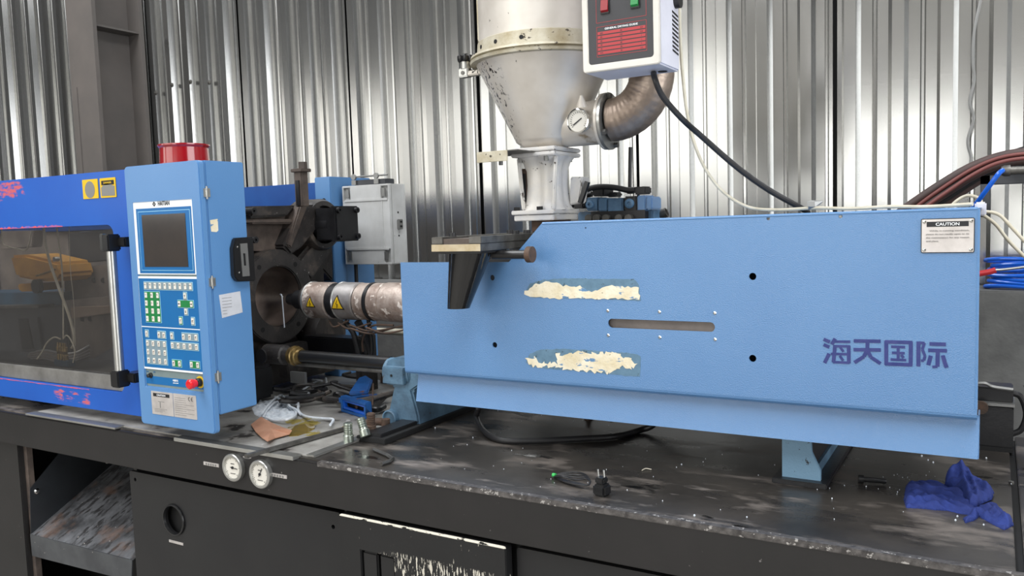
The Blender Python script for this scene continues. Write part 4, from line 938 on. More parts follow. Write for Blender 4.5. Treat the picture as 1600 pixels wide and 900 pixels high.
# ------------------------------------------------------------------ pedestal and hopper
HX, HY = -1.135, .58
pd = thing('hopper_pedestal', (HX, HY, .585), 'chipped white cast pedestal carrying the cream hopper above the cover', 'pedestal')
MB().box(-1.16, -1.09, .52, .64, .585, .620).build('spacer', M['rust'], pd, bevel=.002)
MB().box(-1.203, -1.073, .495, .650, .618, .634).build('lower_flange', M['pedestal'], pd, bevel=.002)
MB().box(-1.209, -1.070, .490, .655, .636, .648).build('base_plate', M['pedestal'], pd, bevel=.002)
q = MB(); n = 44; rings = []
for z, rx in ((.648, .066), (.655, .061), (.675, .056), (.72, .052), (.76, .053), (.785, .060), (.80, .072)):
    ring = []
    for k in range(n):
        t = 2 * PI * k / n; f = 1 / max(abs(math.cos(t)), abs(math.sin(t))); f = 1 + (f - 1) * .75
        f *= 1 - .06 * math.cos(8 * t)
        ring.append(q.bm.verts.new((HX + rx * f * math.cos(t), HY + rx * f * math.sin(t), z)))
    rings.append(ring)
for A, B in zip(rings, rings[1:]):
    for k in range(n): q.bm.faces.new([A[k], A[(k + 1) % n], B[(k + 1) % n], B[k]])
q.bm.faces.new(rings[0]); q.bm.faces.new(rings[-1])
q.build('waisted_body', M['pedestal'], pd, smooth=50)
for sx_ in (-1, 1):
    MB().prism([(HX + sx_ * .044, .515, .648), (HX + sx_ * .054, .515, .648), (HX + sx_ * .066, .515, .80), (HX + sx_ * .056, .515, .80)], (0, .012, 0)).build('rib', M['pedestal'], pd, bevel=.003)
MB().box(-1.203, -1.175, .535, .580, .665, .77).build('sight_slot', M['rust'], pd, bevel=.004)
q = MB(); q.box(-1.198, -1.182, .532, .536, .675, .755); q.build('sight_window', M['dark'], pd)
MB().box(-1.208, -1.065, .495, .665, .80, .812).build('top_flange', M['pedestal'], pd, bevel=.003)
MB().box(-1.208, -1.065, .495, .665, .814, .826).build('top_flange', M['pedestal'], pd, bevel=.003)
for xx, yy in ((-1.10, .51), (-1.08, .62), (-1.19, .52)): MB().cyl((xx, yy, .786), (xx, yy, .802), .007, n=6).build('nut', M['steel'], pd)
for xx in (-1.195, -1.12): MB().cyl((xx, .50, .648), (xx, .50, .658), .009, n=12).build('bolt', M['dark'], pd)
# slide gate sticking out to the left
sg = MB().box(-1.262, -1.130, .40, .56, .8115, .8145).build('slide_gate', M['dullsteel'], pd)
a, b = at(788, 244, Y=.38), at(827, 257, Y=.38)
MB().box(-1.262, -1.162, .398, .402, .785, .8145).build('gate_lip', M['hopedge'], sg, bevel=.001)
MB().cyl((-1.19, .41, .775), (-1.19, .41, .812), .006, n=10).build('gate_screw', M['castblack'], sg)
q = MB(); q.prism([(-1.075, .60, .66), (-1.045, .60, .665), (-1.03, .60, .74), (-1.07, .60, .742)], (0, .05, 0)); q.build('side_door', M['pedestal'], pd, bevel=.003)
MB().beam((-1.04, .60, .665), (-1.015, .60, .725), .014, .012).build('door_latch', M['plastic'], pd)

hp = thing('drying_hopper', (HX, HY, .826), 'cream hopper dryer drum with a flaking cone and round flange', 'hopper')
zc0 = .826
MB().lathe((HX, HY, 0), (0, 0, 1), [(.826, .060), (.846, .088), (.852, .0905), (1.055, .190), (1.070, .197)], 64).build('cone', M['hopper'], hp)
MB().lathe((HX, HY, 0), (0, 0, 1), [(1.068, .197), (1.069, .213), (1.076, .215), (1.077, .203), (1.082, .203), (1.083, .214), (1.089, .212), (1.093, .196)], 72).build('bolted_flange', M['hopedge'], hp)
MB().lathe((HX, HY, 0), (0, 0, 1), [(1.088, .1945), (1.128, .1910), (1.130, .187)], 64).build('drum_band', M['hopedge'], hp)
MB().lathe((HX, HY, 0), (0, 0, 1), [(1.10, .1865), (1.75, .1865)], 64).build('drum', M['hopper'], hp)
for t in (212, 232, 255, 280):
    c_, s_ = math.cos(math.radians(t)), math.sin(math.radians(t))
    MB().cyl((HX + c_ * .18, HY + s_ * .18, 1.109), (HX + c_ * .1936, HY + s_ * .1936, 1.109), .006, n=12).build('rivet_hole', M['dark'], hp)
q = MB(); q.box(HX - .193, HX - .179, HY - .05, HY - .02, 1.13, 1.6); q.build('side_hinge_strip', M['hopedge'], hp)
t = math.radians(207); ex, ey = -1.290, HY + math.sin(t) * .190
p = at(745, 118, Y=ey)
kn = MB().box(ex - .075, ex + .01, ey - .012, ey + .012, 1.046, 1.060).build('clamp_arm', M['hopper'], hp, bevel=.003)
MB().box(ex - .078, ex - .045, ey - .014, ey + .014, 1.044, 1.070).build('clamp_block', M['steel'], kn, bevel=.003)
MB().cyl((ex - .062, ey - .016, 1.056), (ex - .062, ey + .016, 1.056), .006, n=12).build('pivot_pin', M['dullsteel'], kn)
MB().cyl((ex - .060, ey, 1.068), (ex - .060, ey, 1.088), .016, n=16).build('knob_collar', M['steel'], kn)
q = MB(); q.cyl((ex - .060, ey, 1.088), (ex - .060, ey, 1.104), .016, n=20)
for k in range(6):
    a_ = 2 * PI * k / 6; q.lathe((ex - .060 + math.cos(a_) * .017, ey + math.sin(a_) * .017, 1.090), (0, 0, 1), [(0, .007), (.003, .009), (.014, .009), (.017, .006)], 10)
q.cyl((ex - .060, ey, 1.104), (ex - .060, ey, 1.112), .008, n=12)
q.build('star_knob', M['plastic'], kn)
# hot air inlet with flange, thermometer and elbow
PXc, PZc = -.945, .888
MB().cyl((HX + .04, HY, PZc), (PXc, HY, PZc), .062, n=40).build('inlet_pipe', M['hopper'], hp)
MB().lathe((PXc - .004, HY, PZc), (1, 0, 0), [(0, .078), (.008, .078)], 44).build('inlet_flange', M['hopper'], hp)
q = at(901, 188, Y=.49)
tm = MB().lathe((q.x, .525, q.z), (-.05, -1, -.0), [(0, .030), (.018, .030), (.022, .034), (.026, .034), (.027, .030), (.022, .029)], 36, False).build('thermometer', M['chrome'], hp)
MB().cyl((q.x, .525, q.z), (q.x - .001, .502, q.z), .030, n=32).build('dial', M['key'], tm)
q2 = MB()
for k in range(20):
    t = math.radians(-40 + k * 260 / 19); q2.beam((q.x + math.cos(t) * .021, .5012, q.z + math.sin(t) * .021), (q.x + math.cos(t) * .026, .5012, q.z + math.sin(t) * .026), .0012, .0004, up=(0, 1, 0))
q2.build('graduations', M['print'], tm, smooth=0)
MB().beam((q.x - .016, .5005, q.z - .011), (q.x + .010, .5005, q.z + .006), .003, .0008, up=(0, 1, 0)).build('needle', M['print'], tm)
MB().lathe((HX + .155, .50, .925), (.1, -.3, 1), [(0, .016), (.03, .004)], 12).build('weld_tip', M['hopper'], hp)

dc = thing('hot_air_duct', (-.9, .5, .8), 'crinkled aluminium elbow duct joining the hopper flange to the blower box', 'duct')
MB().lathe((PXc + .006, HY, PZc), (1, 0, 0), [(0, .079), (.008, .079)], 44).build('duct_flange', M['steel'], dc)
for t in (75, 250, 160, 330):
    c_, s_ = math.cos(math.radians(t)), math.sin(math.radians(t))
    MB().cyl((PXc + .012, .58 - .069 * c_, PZc + .069 * s_), (PXc + .026, .58 - .069 * c_, PZc + .069 * s_), .008, n=6).build('flange_bolt', M['dullsteel'], dc)
q = MB(); path = []
for k in range(15):
    t = k / 14 * PI / 2; path.append((PXc + .02 + .118 * math.sin(t), HY, PZc + .003 + .118 * (1 - math.cos(t))))
path.append((PXc + .138, HY, PZc + .20))
def tp_(u): return 1 + .004 * math.sin(u * 85)
q.tube(path, .060, 36, 8, tp_); q.build('elbow', M['duct'], dc, smooth=60)

# dryer control box
DX0, DX1, DY0, DZ0 = -.906, -.702, .36, .986
DY1 = .500
db = thing('dryer_control_box', ((DX0 + DX1) / 2, DY0, DZ0), 'white dryer control box with a charcoal panel of switches and red drying guide', 'control box')
MB().box(DX0, DX1, DY0 + .004, DY1, DZ0, 1.50).build('case', M['whitebox'], db, bevel=.004)
MB().plate(rrect(DX0, DX1, DZ0, 1.50, .008, 4), [rrect(DX0 + .016, DX1 - .016, DZ0 + .018, 1.48, .008, 4)], 'Y', DY0 - .004, .010).build('front_frame', M['cream'], db, bevel=.002)
fp = MB().plate(rrect(DX0 + .015, DX1 - .015, DZ0 + .017, 1.481, .008, 4), [], 'Y', DY0 - .0015, .004).build('faceplate', M['face'], db)
yF = DY0 - .0018
def fpt(px, py): return at(px, py, Y=DY0)
def frame(x0, x1, z0, z1, w_=.0009):
    MB().plate([(x0, z0), (x1, z0), (x1, z1), (x0, z1)], [[(x0 + w_, z0 + w_), (x1 - w_, z0 + w_), (x1 - w_, z1 - w_), (x0 + w_, z1 - w_)]], 'Y', yF - .0002, .0004).build('red_outline', M['redprint'], fp, smooth=0)
gx0, gx1 = fpt(933, 70).x, fpt(1011, 60).x
gz1, gz0 = fpt(933, 43).z, fpt(933, 90).z
frame(gx0, gx1, gz0, gz1)
frame(gx0, gx1, fpt(933, 37).z, fpt(933, 37).z + .16)
text('GENERAL DRYING GUIDE', (gx0 + gx1) / 2, gz1 - .0065, yF - .0004, wd=(gx1 - gx0) * .66, ht=.0048, mt=M['whiteprint'], parent=fp, bold=.02, thick=.0003)
nrow = 6; top_ = gz1 - .0125; stp = (top_ - gz0 - .003) / nrow
names_ = ('ABS', 'PC', 'PE', 'PP', 'PS', 'PVC'); tmps = ('80', '120', '90', '80', '80', '70'); hrs = ('2-3', '2-4', '1', '1', '1', '1-2')
for k in range(nrow):
    z1_ = top_ - k * stp; z0_ = z1_ - stp * .72
    MB().box(gx0 + .003, gx1 - .003, yF - .0004, yF, z0_, z1_).build('guide_row', M['redprint'], fp)
    for s_, fx in ((names_[k], .10), (tmps[k], .5), (hrs[k], .9)):
        text(s_, gx0 + (gx1 - gx0) * fx, (z0_ + z1_) / 2, yF - .0006, ht=stp * .36, mt=M['face'], parent=fp, thick=.0002)
for (px, py, mt, sgn) in ((946, 12, 'redrocker', 'I'), (993, 3, 'greenrocker', 'I')):
    p = fpt(px, py)
    s1 = MB().box(p.x - .0125, p.x + .0125, yF - .004, yF, p.z - .016, p.z + .022).build('switch_surround', M['plastic'], db, bevel=.0015)
    s2 = MB().prism([(p.x - .0095, yF - .004, p.z - .012), (p.x - .0095, yF - .009, p.z - .008), (p.x - .0095, yF - .005, p.z + .018), (p.x - .0095, yF - .003, p.z + .018)], (.019, 0, 0)).build('rocker', M[mt], s1)
q = MB()
for k in range(10):
    z = at(1055, 20 + k * 6.6, X=DX1).z
    y0_ = at(1050, 20, X=DX1).y; y1_ = at(1059, 20, X=DX1).y
    q.prism([(DX1 - .001, y0_, z + .002), (DX1 - .001, y1_, z - .004), (DX1 - .001, y1_, z - .0085), (DX1 - .001, y0_, z - .003)], (.0018, 0, 0)).build('vent_slot', M['dark'], db); q = MB()
q.bm.free()
MB().cyl((-.735, .465, DZ0 - .0015), (-.735, .465, DZ0 + .001), .012, n=20).build('cable_hole', M['dark'], db)
MB().box(-.97, -.85, .50, .53, 1.2, 1.35).build('mounting_bracket', M['dullsteel'], db)
bl = MB().lathe((-.83, .58, 1.17), (0, 1, 0), [(-.07, .05), (-.06, .085), (.07, .085), (.08, .05)], 36); bl.build('blower_housing', M['cream'], db)
MB().cyl((-.704, .475, 1.155), (-.688, .475, 1.155), .017, n=20).build('rear_knob', M['plastic'], db)

# hydraulic valve block on top of the carriage
VY = .80
vb = thing('valve_block', (-1.0, .85, .6), 'blue hydraulic valve block with black plugs and hoses behind the cover top', 'valve block')
def vx(px, py, Y=VY): return at(px, py, Y=Y)
def vbox(x0, y0, x1, y1, mt, nm, Y=VY, dp=.08, bev=.004):
    a, b = vx(x0, y1, Y), vx(x1, y0, Y); return MB().box(a.x, b.x, Y, Y + dp, a.z, b.z).build(nm, mt, vb, bevel=bev)
vbox(903, 327, 1020, 352, M['bluevalve'], 'manifold', .83, .12)
MB().box(-1.10, -.92, .80, .92, .52, .64).build('sub_plate', M['castblack'], vb)
v1 = vbox(916, 308, 934, 330, M['bluevalve'], 'valve_body'); vbox(934, 309, 949, 331, M['bluevalve'], 'valve_body'); vbox(949, 309, 973, 332, M['bluevalve'], 'valve_body')
vbox(975, 306, 995, 330, M['castblack'], 'valve_body'); vbox(995, 305, 1009, 330, M['blue'], 'valve_body'); vbox(1009, 307, 1019, 328, M['blue'], 'valve_body')
for px, py, r in ((922, 320, .013), (984, 318, .015)):
    p = vx(px, py, VY); MB().lathe((p.x, VY, p.z), (0, -1, 0), [(0, r), (.006, r), (.008, r * .8), (.008, r * .4), (.004, r * .35)], 20).build('end_plug', M['bluevalve'], vb)
for x0 in (918, 930, 945, 965, 980):
    p = vx(x0 + 3, 341, .79); MB().cyl((p.x, .78, p.z), (p.x, .83, p.z), .012, n=16).build('port_fitting', M['dullsteel'], vb)
vbox(925, 292, 943, 307, M['rubber'], 'coil_plug'); vbox(990, 291, 1009, 304, M['rubber'], 'coil_plug', .80, .05); vbox(948, 300, 963, 308, M['rubber'], 'coil_plug', .84, .05)
vbox(895, 309, 911, 326, M['rubber'], 'coil_plug'); vbox(977, 292, 987, 303, M['rubber'], 'coil_plug', .80, .03)
MB().tube([vx(892, 322), vx(899, 308), vx(915, 297), vx(935, 292), vx(960, 293), vx(980, 297), vx(992, 297)], .009, 12).build('hose', M['rubber'], vb)
MB().tube([vx(890, 326, .84), vx(905, 308, .84), vx(925, 303, .84)], .009, 12).build('hose', M['rubber'], vb)
MB().tube([vx(985, 230, .88), vx(984.5, 260, .88), vx(984, 300, .88)], .006, 10).build('hose', M['rubber'], vb)
p = vx(1030, 340, .9); p2 = vx(1041, 331, .9)
tf = thing('pipe_fitting', tuple(vx(1032, 338, .9)), 'small steel pipe fitting lying tilted on the cover top right of the valve block', 'fitting')
MB().lathe(vx(1022, 341, .9), vx(1041, 332, .9) - vx(1022, 341, .9), [(0, .006), (.02, .012), (.034, .015), (.046, .015), (.046, .011), (.03, .010)], 18).build('fitting_body', M['dullsteel'], tf)
# ------------------------------------------------------------------ hoses, cables
def cable(name, pts, r, mt, label, cat, group=None, n=10):
    q = MB().tube(pts, r, n); return q.build(name, mt, label=label, cat=cat, group=group)
c_ = at
cable('power_cable', [at(1021, 112, Z=.99), at(1023, 122, Y=.42), c_(1035, 150, Y=.44), c_(1065, 185, Y=.48), c_(1095, 212, Y=.55), c_(1150, 260, Y=.58), c_(1200, 296, Y=.60), c_(1250, 324, Y=.62), c_(1262, 332, Y=.66)], .0075, M['rubber'], 'thick black power cable slanting from the dryer control box down to the cover', 'cable')
cable('signal_cable', [c_(1061, 0, Y=.60), c_(1063, 60, Y=.60), c_(1067, 120, Y=.60), c_(1076, 190, Y=.60), c_(1095, 250, Y=.60), c_(1125, 295, Y=.60), c_(1165, 322, Y=.60), c_(1210, 328, Y=.58), c_(1275, 325, Y=.55), c_(1330, 326, Y=.52), c_(1390, 323, Y=.50), c_(1450, 323, Y=.48), c_(1520, 319, Y=.44)], .0042, M['bone'], 'thin off-white cable hanging from the dryer and lying along the cover top', 'cable')
cable('wall_wire', [at(1532, 0, Y=1.87), at(1522, 50, Y=1.87), at(1520, 95, Y=1.87), at(1522, 125, Y=1.87), at(1515, 160, Y=1.87), at(1521, 185, Y=1.87), at(1512, 220, Y=1.87), at(1517, 245, Y=1.87), at(1515, 262, Y=1.87)], .005, M['bracketgrey'], 'thin grey wire wriggling down the corrugated wall at the right', 'wire')
bn = [('hosebrown', .0105, 0, 0), ('hosebrown', .011, 8, 6), ('hosered', .0045, 12, 2), ('rubber', .009, -6, -3), ('hosebrown', .011, 16, 12), ('hosered', .0045, 22, 9), ('rubber', .008, 24, 18), ('hosebrown', .010, 30, 22)]
labs = ['uppermost brown hose of the bundle arching up over the cover end', 'brown hose second from the top in the arched bundle', 'thin red-brown hose near the top of the arched bundle', 'black hose crossing over the top of the arched bundle',
        'brown hose in the middle of the arched bundle', 'thin red-brown hose lower in the arched bundle', 'black hose near the bottom of the arched bundle', 'lowest brown hose of the arched bundle']
for k, (mt, r, dx, dy) in enumerate(bn):
    Y = .80 + .02 * (k % 4) - (.05 if r < .006 else 0)
    if mt == 'rubber' and k == 3: pts = [at(1452, 330, Y=Y), at(1470, 305, Y=Y), at(1500, 278, Y=Y), at(1535, 262, Y=Y), at(1570, 245, Y=Y), at(1610, 232, Y=Y), at(1660, 226, Y=Y)]
    else: pts = [at(1395 + dx * 1.5, 340 + dy * .2, Y=Y), at(1425 + dx, 318 + dy * .6, Y=Y), at(1470 + dx * .7, 288 + dy * .9, Y=Y), at(1515 + dx * .4, 262 + dy, Y=Y), at(1560, 245 + dy * 1.05, Y=Y), at(1605, 238 + dy, Y=Y), at(1670, 238 + dy, Y=Y)]
    cable('hydraulic_hose', pts, r * 1.05, M[mt], labs[k], 'hose', 'hoses arching over the right end of the cover', 12)
cable('air_hose', [at(1520, 325, Y=.70), at(1530, 312, Y=.68), at(1545, 292, Y=.66), at(1560, 272, Y=.65), at(1567, 266, Y=.66)], .0055, M['bluehose'], 'bright blue air hose rising to the air valve at the right', 'hose')
av = thing('air_valve', tuple(at(1568, 268, Y=.67)), 'air valve with silver collar on a dark bracket at the right edge', 'valve')
p = at(1569, 267, Y=.68)
MB().lathe((p.x, .68, p.z), (1, .1, 0), [(-.006, .010), (.0, .013), (.012, .013), (.012, .009), (.08, .009)], 18).build('collar', M['dullsteel'], av)
a = at(1532, 275, Y=.74); b = at(1640, 289, Y=.74)
MB().box(a.x, .20, .74, .78, a.z - .022, a.z).build('bracket_bar', M['innerdark'], av, bevel=.002)
MB().box(a.x, a.x + .022, .74, .77, a.z - .10, a.z - .0).build('bracket_leg', M['innerdark'], av, bevel=.002)
MB().cyl((p.x + .01, .72, p.z + .0), (.20, .72, p.z + .0), .009, n=14).build('steel_pipe', M['dullsteel'], av)
for nm, pts, lb in (('cable', [at(1480, 335, Y=.75), at(1490, 318, Y=.75), at(1510, 306, Y=.75), at(1530, 310, Y=.72), at(1534, 322, Y=.70)], 'thin white cable looping just above the top right corner of the cover'),
                ('cable', [at(1532, 330, Y=.60), at(1560, 335, Y=.60), at(1585, 360, Y=.60), at(1610, 385, Y=.60), at(1640, 400, Y=.6)], 'upper white cable drooping right from the connector'),
                ('cable', [at(1532, 333, Y=.58), at(1555, 350, Y=.58), at(1575, 375, Y=.58), at(1600, 400, Y=.58), at(1630, 425, Y=.58)], 'lower white cable drooping right from the connector')):
    cable(nm, pts, .0040, M['bone'], lb, 'cable', 'white cables at the cover corner')
a = at(1523, 316, Y=.50); b = at(1541, 337, Y=.50)
MB().box(a.x, b.x, .50, .54, b.z, a.z).build('connector_block', M['whitebox'], bevel=.003, label='small white connector block behind the top right corner of the cover', cat='connector')
# blue coil on the low wall
coil_lab = ['top loop of the blue air hose coil on the low concrete wall', 'second loop of the blue hose coil on the low wall', 'third loop of the blue hose coil on the low wall', 'bottom loop of the blue hose coil on the low wall']
q = MB()
for k in range(7):
    z = .338 + .0155 * k; r = .13 - .008 * (k % 3)
    q.tube([(.14 + r * 1.3 * math.cos(t * PI / 8), 1.74 + .06 * math.sin(t * PI / 8), z + .006 * math.sin(t * PI / 8 * 2 + k)) for t in range(17)], .0068, 10, 3)
q.build('hose_coil', M['bluehose'], label='coil of bright blue air hose lying on the low concrete wall', cat='hose coil')
q = MB(); a = at(1534, 426, Y=1.6); b = at(1556, 422, Y=1.6)
gun = thing('air_gun', tuple(a), 'red-handled air gun with a thin steel tube resting on the blue hose coil', 'air gun')
MB().tube([at(1528, 428, Y=1.6), at(1545, 425, Y=1.6), at(1556, 422, Y=1.6)], .010, 10, 4).build('handle', mat('red_plastic', (190, 50, 56), .35), gun)
MB().tube([at(1556, 422, Y=1.6), at(1570, 421, Y=1.6), at(1620, 415, Y=1.6)], .0045, 8, 4).build('steel_tube', M['steel'], gun)
# dark motor box right of the cover
mb = thing('cable_drive_box', (.0, .85, 0), 'dark grey electrical drive box right of the cover with a looped black cable', 'electrical box')
a = at(1583, 703, Y=.80); t_ = at(1583, 640, Y=.8)
MB().box(-.075, a.x, .80, .90, .010, .112).build('box_body', M['castblack'], mb, bevel=.003)
MB().box(-.08, a.x + .002, .80, .90, .115, .122).build('lid_edge', M['bracketgrey'], mb)
MB().box(-.08, a.x - .001, .82, .90, .122, .158).build('upper_housing', M['castblack'], mb, bevel=.003)
MB().tube([(-.06, .82, .162), (-.02, .82, .168), (.0, .82, .160), (.044, .82, .156)], .0045, 8, 4).build('conduit', M['bracketgrey'], mb)
MB().tube([(a.x - .003, .85, .142), (a.x + .016, .85, .132), (a.x + .028, .85, .09), (a.x + .018, .85, .05), (a.x - .003, .85, .035)], .0075, 10).build('looped_cable', M['rubber'], mb)
MB().lathe(at(1533, 636, Y=.79), (0, -1, 0), [(0, .016), (.012, .016), (.012, .010)], 20).build('round_gland', M['rust'], mb)
MB().box(-.08, a.x, .795, .905, 0, .010).build('box_feet', M['dark'], mb)

# black hose looped on the bed
def bedp(px, py, h): return at(px, py, Z=h)
cable('hydraulic_hose', [(-1.43, .62, .14), bedp(748, 634, .07), bedp(745, 650, .03), bedp(755, 672, .0105), bedp(780, 687, .0095), bedp(830, 689, .0095), bedp(900, 686, .0095), bedp(960, 682, .0095), bedp(1000, 672, .0095), bedp(1025, 660, .03), (-.80, .75, .10)], .0088, M['rubber'], 'thick black hose looping down onto the oily bed under the cover', 'hose', n=14)
p = bedp(920, 656, .0)
MB().lathe((p.x, p.y, 0), (0, 0, 1), [(0, .014), (.004, .014), (.006, .008), (.05, .008)], 12).build('rusty_stud', M['rust'], label='small rusty stud standing on the bed beneath the cover', cat='stud')

# grey bar across the front edge
a = Vector(at(384, 713, Z=.014)); b = Vector(at(545, 668, Z=.012))
br_ = MB(); br_.beam(a, b, .016, .010); br_.build('flat_steel_bar', M['dullsteel'], bevel=.0015, label='long flat grey steel bar lying askew across the stained plate edge', cat='bar')
# hose fittings
def fitting(px, py, tilt, az, mt, lab, sc=1.0):
    p = at(px, py, Z=.0); base = Vector((p.x, p.y, .006)) if not tilt else Vector((p.x, p.y, .016))
    d = Vector((math.sin(tilt) * math.cos(az), math.sin(tilt) * math.sin(az), math.cos(tilt)))
    t = thing('hose_fitting', tuple(base), lab, 'hose fitting', 'steel hose fittings on the bed')
    pr = [(0, .0135), (.002, .0150), (.020, .0150), (.022, .0125)]
    MB().lathe(base, d, [(h * sc, r * sc) for h, r in pr], 20).build('crimp_collar', mt, t)
    q = [(.022, .012)]
    for k in range(5): q += [(.024 + k * .0065, .0125), (.0285 + k * .0065, .0125), (.0295 + k * .0065, .0108)]
    q += [(.056, .011)]
    MB().lathe(base, d, [(h * sc, r * sc) for h, r in q], 20).build('ribbed_tail', mt, t)
    return t
fitting(545, 694, 0, 0, M['zinc'], 'upright ribbed zinc hose fitting, left of three beside the steel bar')
fitting(572, 691, .42, 2.9, M['zinc'], 'leaning ribbed zinc hose fitting, middle of the three')
fitting(580, 683, .05, 0, M['rust'], 'rusty brown hose fitting, right of the three beside the rail end')
# hex key
hk = MB(); hk.tube([at(584, 702, Z=.006), at(605, 711, Z=.006), at(614, 717, Z=.006), at(608, 721, Z=.006), at(596, 725, Z=.006)], .0052, 6, 0); hk.build('hex_key', M['dullsteel'], smooth=0, label='small L-shaped hexagonal key on the bed near the rail end', cat='tool')
# blue square tube fixture
bf = thing('blue_fixture', tuple(at(552, 640, Z=.006)), 'dusty blue welded square frame fixture lying beneath the rod support', 'fixture')
f0 = Vector(at(533, 643, Z=.006)); f1 = Vector(at(572, 655, Z=.006)); ux = (f1 - f0).normalized(); L_ = (f1 - f0).length; uz = Vector((0, 0, 1)); uy = Vector((-ux.y, ux.x, 0))
def fr3(a, b, c): return f0 + ux * a + uy * b + uz * c
MBl = mat('worn_blue_frame', (34, 98, 170), .45, var=(28, 80, 146), vscale=20, layers=[((120, 84, 64), 26, .62, .05)])
H4 = .053
q = MB()
for (a, b, c, d) in ((0, L_, 0, .010), (0, L_, H4 - .010, H4), (0, .010, .010, H4 - .010), (L_ - .010, L_, .010, H4 - .010)):
    q.prism([fr3(a, 0, c), fr3(b, 0, c), fr3(b, 0, d), fr3(a, 0, d)], uy * .022)
q.build('square_frame', MBl, bf, bevel=.001)
q = MB()
for (a, b, c, d) in ((.010, L_ - .010, .010, .018), (.010, L_ - .010, H4 - .018, H4 - .010), (.010, .018, .018, H4 - .018), (L_ - .018, L_ - .010, .018, H4 - .018)):
    q.prism([fr3(a, .004, c), fr3(b, .004, c), fr3(b, .004, d), fr3(a, .004, d)], uy * .01)
q.build('inner_frame', M['bluehose'], bf)
q = MB(); q.prism([fr3(.012, .021, .012), fr3(L_ - .012, .021, .012), fr3(L_ - .012, .021, H4 - .012), fr3(.012, .021, H4 - .012)], uy * .003); q.build('frame_back', M['dark'], bf)
q = MB(); q.cyl(fr3(L_ * .5, .016, H4 * .5), fr3(L_ * .5, .012, H4 * .5), .007, n=14); q.build('centre_bolt', M['rust'], bf)
g0 = Vector(at(524, 640, Z=.006)); 
q = MB(); q.beam(g0 + Vector((0, .02, .028)), g0 + Vector((.10, .10, .034)), .014, .014); q.beam(g0 + Vector((-.0, .03, .0)) + Vector((0, 0, .018)), g0 + Vector((0.0, .03, .035)), .016, .016); q.build('side_arm', MBl, bf)
q = MB(); q.prism([at(545, 612, Z=.055), at(560, 590, Z=.075), at(572, 586, Z=.08), at(582, 592, Z=.075), at(575, 612, Z=.055)], (0, 0, -.016)); q.build('cap_plate', MBl, bf, bevel=.004)
q = MB(); q.beam(Vector(at(578, 640, Z=.012)), Vector(at(600, 618, Z=.03)), .02, .02); q.tube([at(575, 638, Z=.02), at(590, 640, Z=.02), at(600, 635, Z=.02)], .010, 10); q.build('black_linkage', M['castblack'], bf)
MB().cyl(Vector(at(582, 635, Z=.02)), Vector(at(583, 600, Z=.07)), .0035, n=8).build('thin_rod', M['rust'], bf)

# dark clutter beneath the platen
cl = thing('oily_hose_heap', (-2.15, .6, .005), 'dark oily hoses and clips heaped beneath the black platen', 'hoses')
r_ = random.Random(11)
for k in range(12):
    x0 = -2.22 + r_.uniform(-.02, .30); y0 = .42 + r_.uniform(0, .45)
    pts = [(x0 + r_.uniform(-.03, .03) + i * .05, y0 + r_.uniform(-.05, .05) + i * .02, .014 + r_.uniform(0, .045)) for i in range(4)]
    MB().tube(pts, r_.choice((.006, .008, .010)), 8, 5).build('hose', M[r_.choice(('rubber', 'castblack', 'cast'))], cl)
a = at(444, 598, X=-2.1)
MB().box(-2.14, -2.07, .50, .51, .075, .115).build('grey_tag', M['bracketgrey'], cl)
bm_ = thing('black_bracket_beam', (-2.0, .75, .0), 'oil-blackened bracket beam between platen and rod support, behind the rod', 'bracket')
MB().box(-2.30, -2.005, .72, .80, .11, .205).build('beam_body', M['castblack'], bm_, bevel=.005)
MB().box(-2.03, -2.0, .715, .81, .0, .215).build('beam_end', M['cast'], bm_, bevel=.005)
for zz in (.20, .15): MB().lathe((-2.0, .735, zz), (1, 0, 0), [(0, .012), (.012, .012), (.014, .006)], 12).build('nut', M['castblack'], bm_)

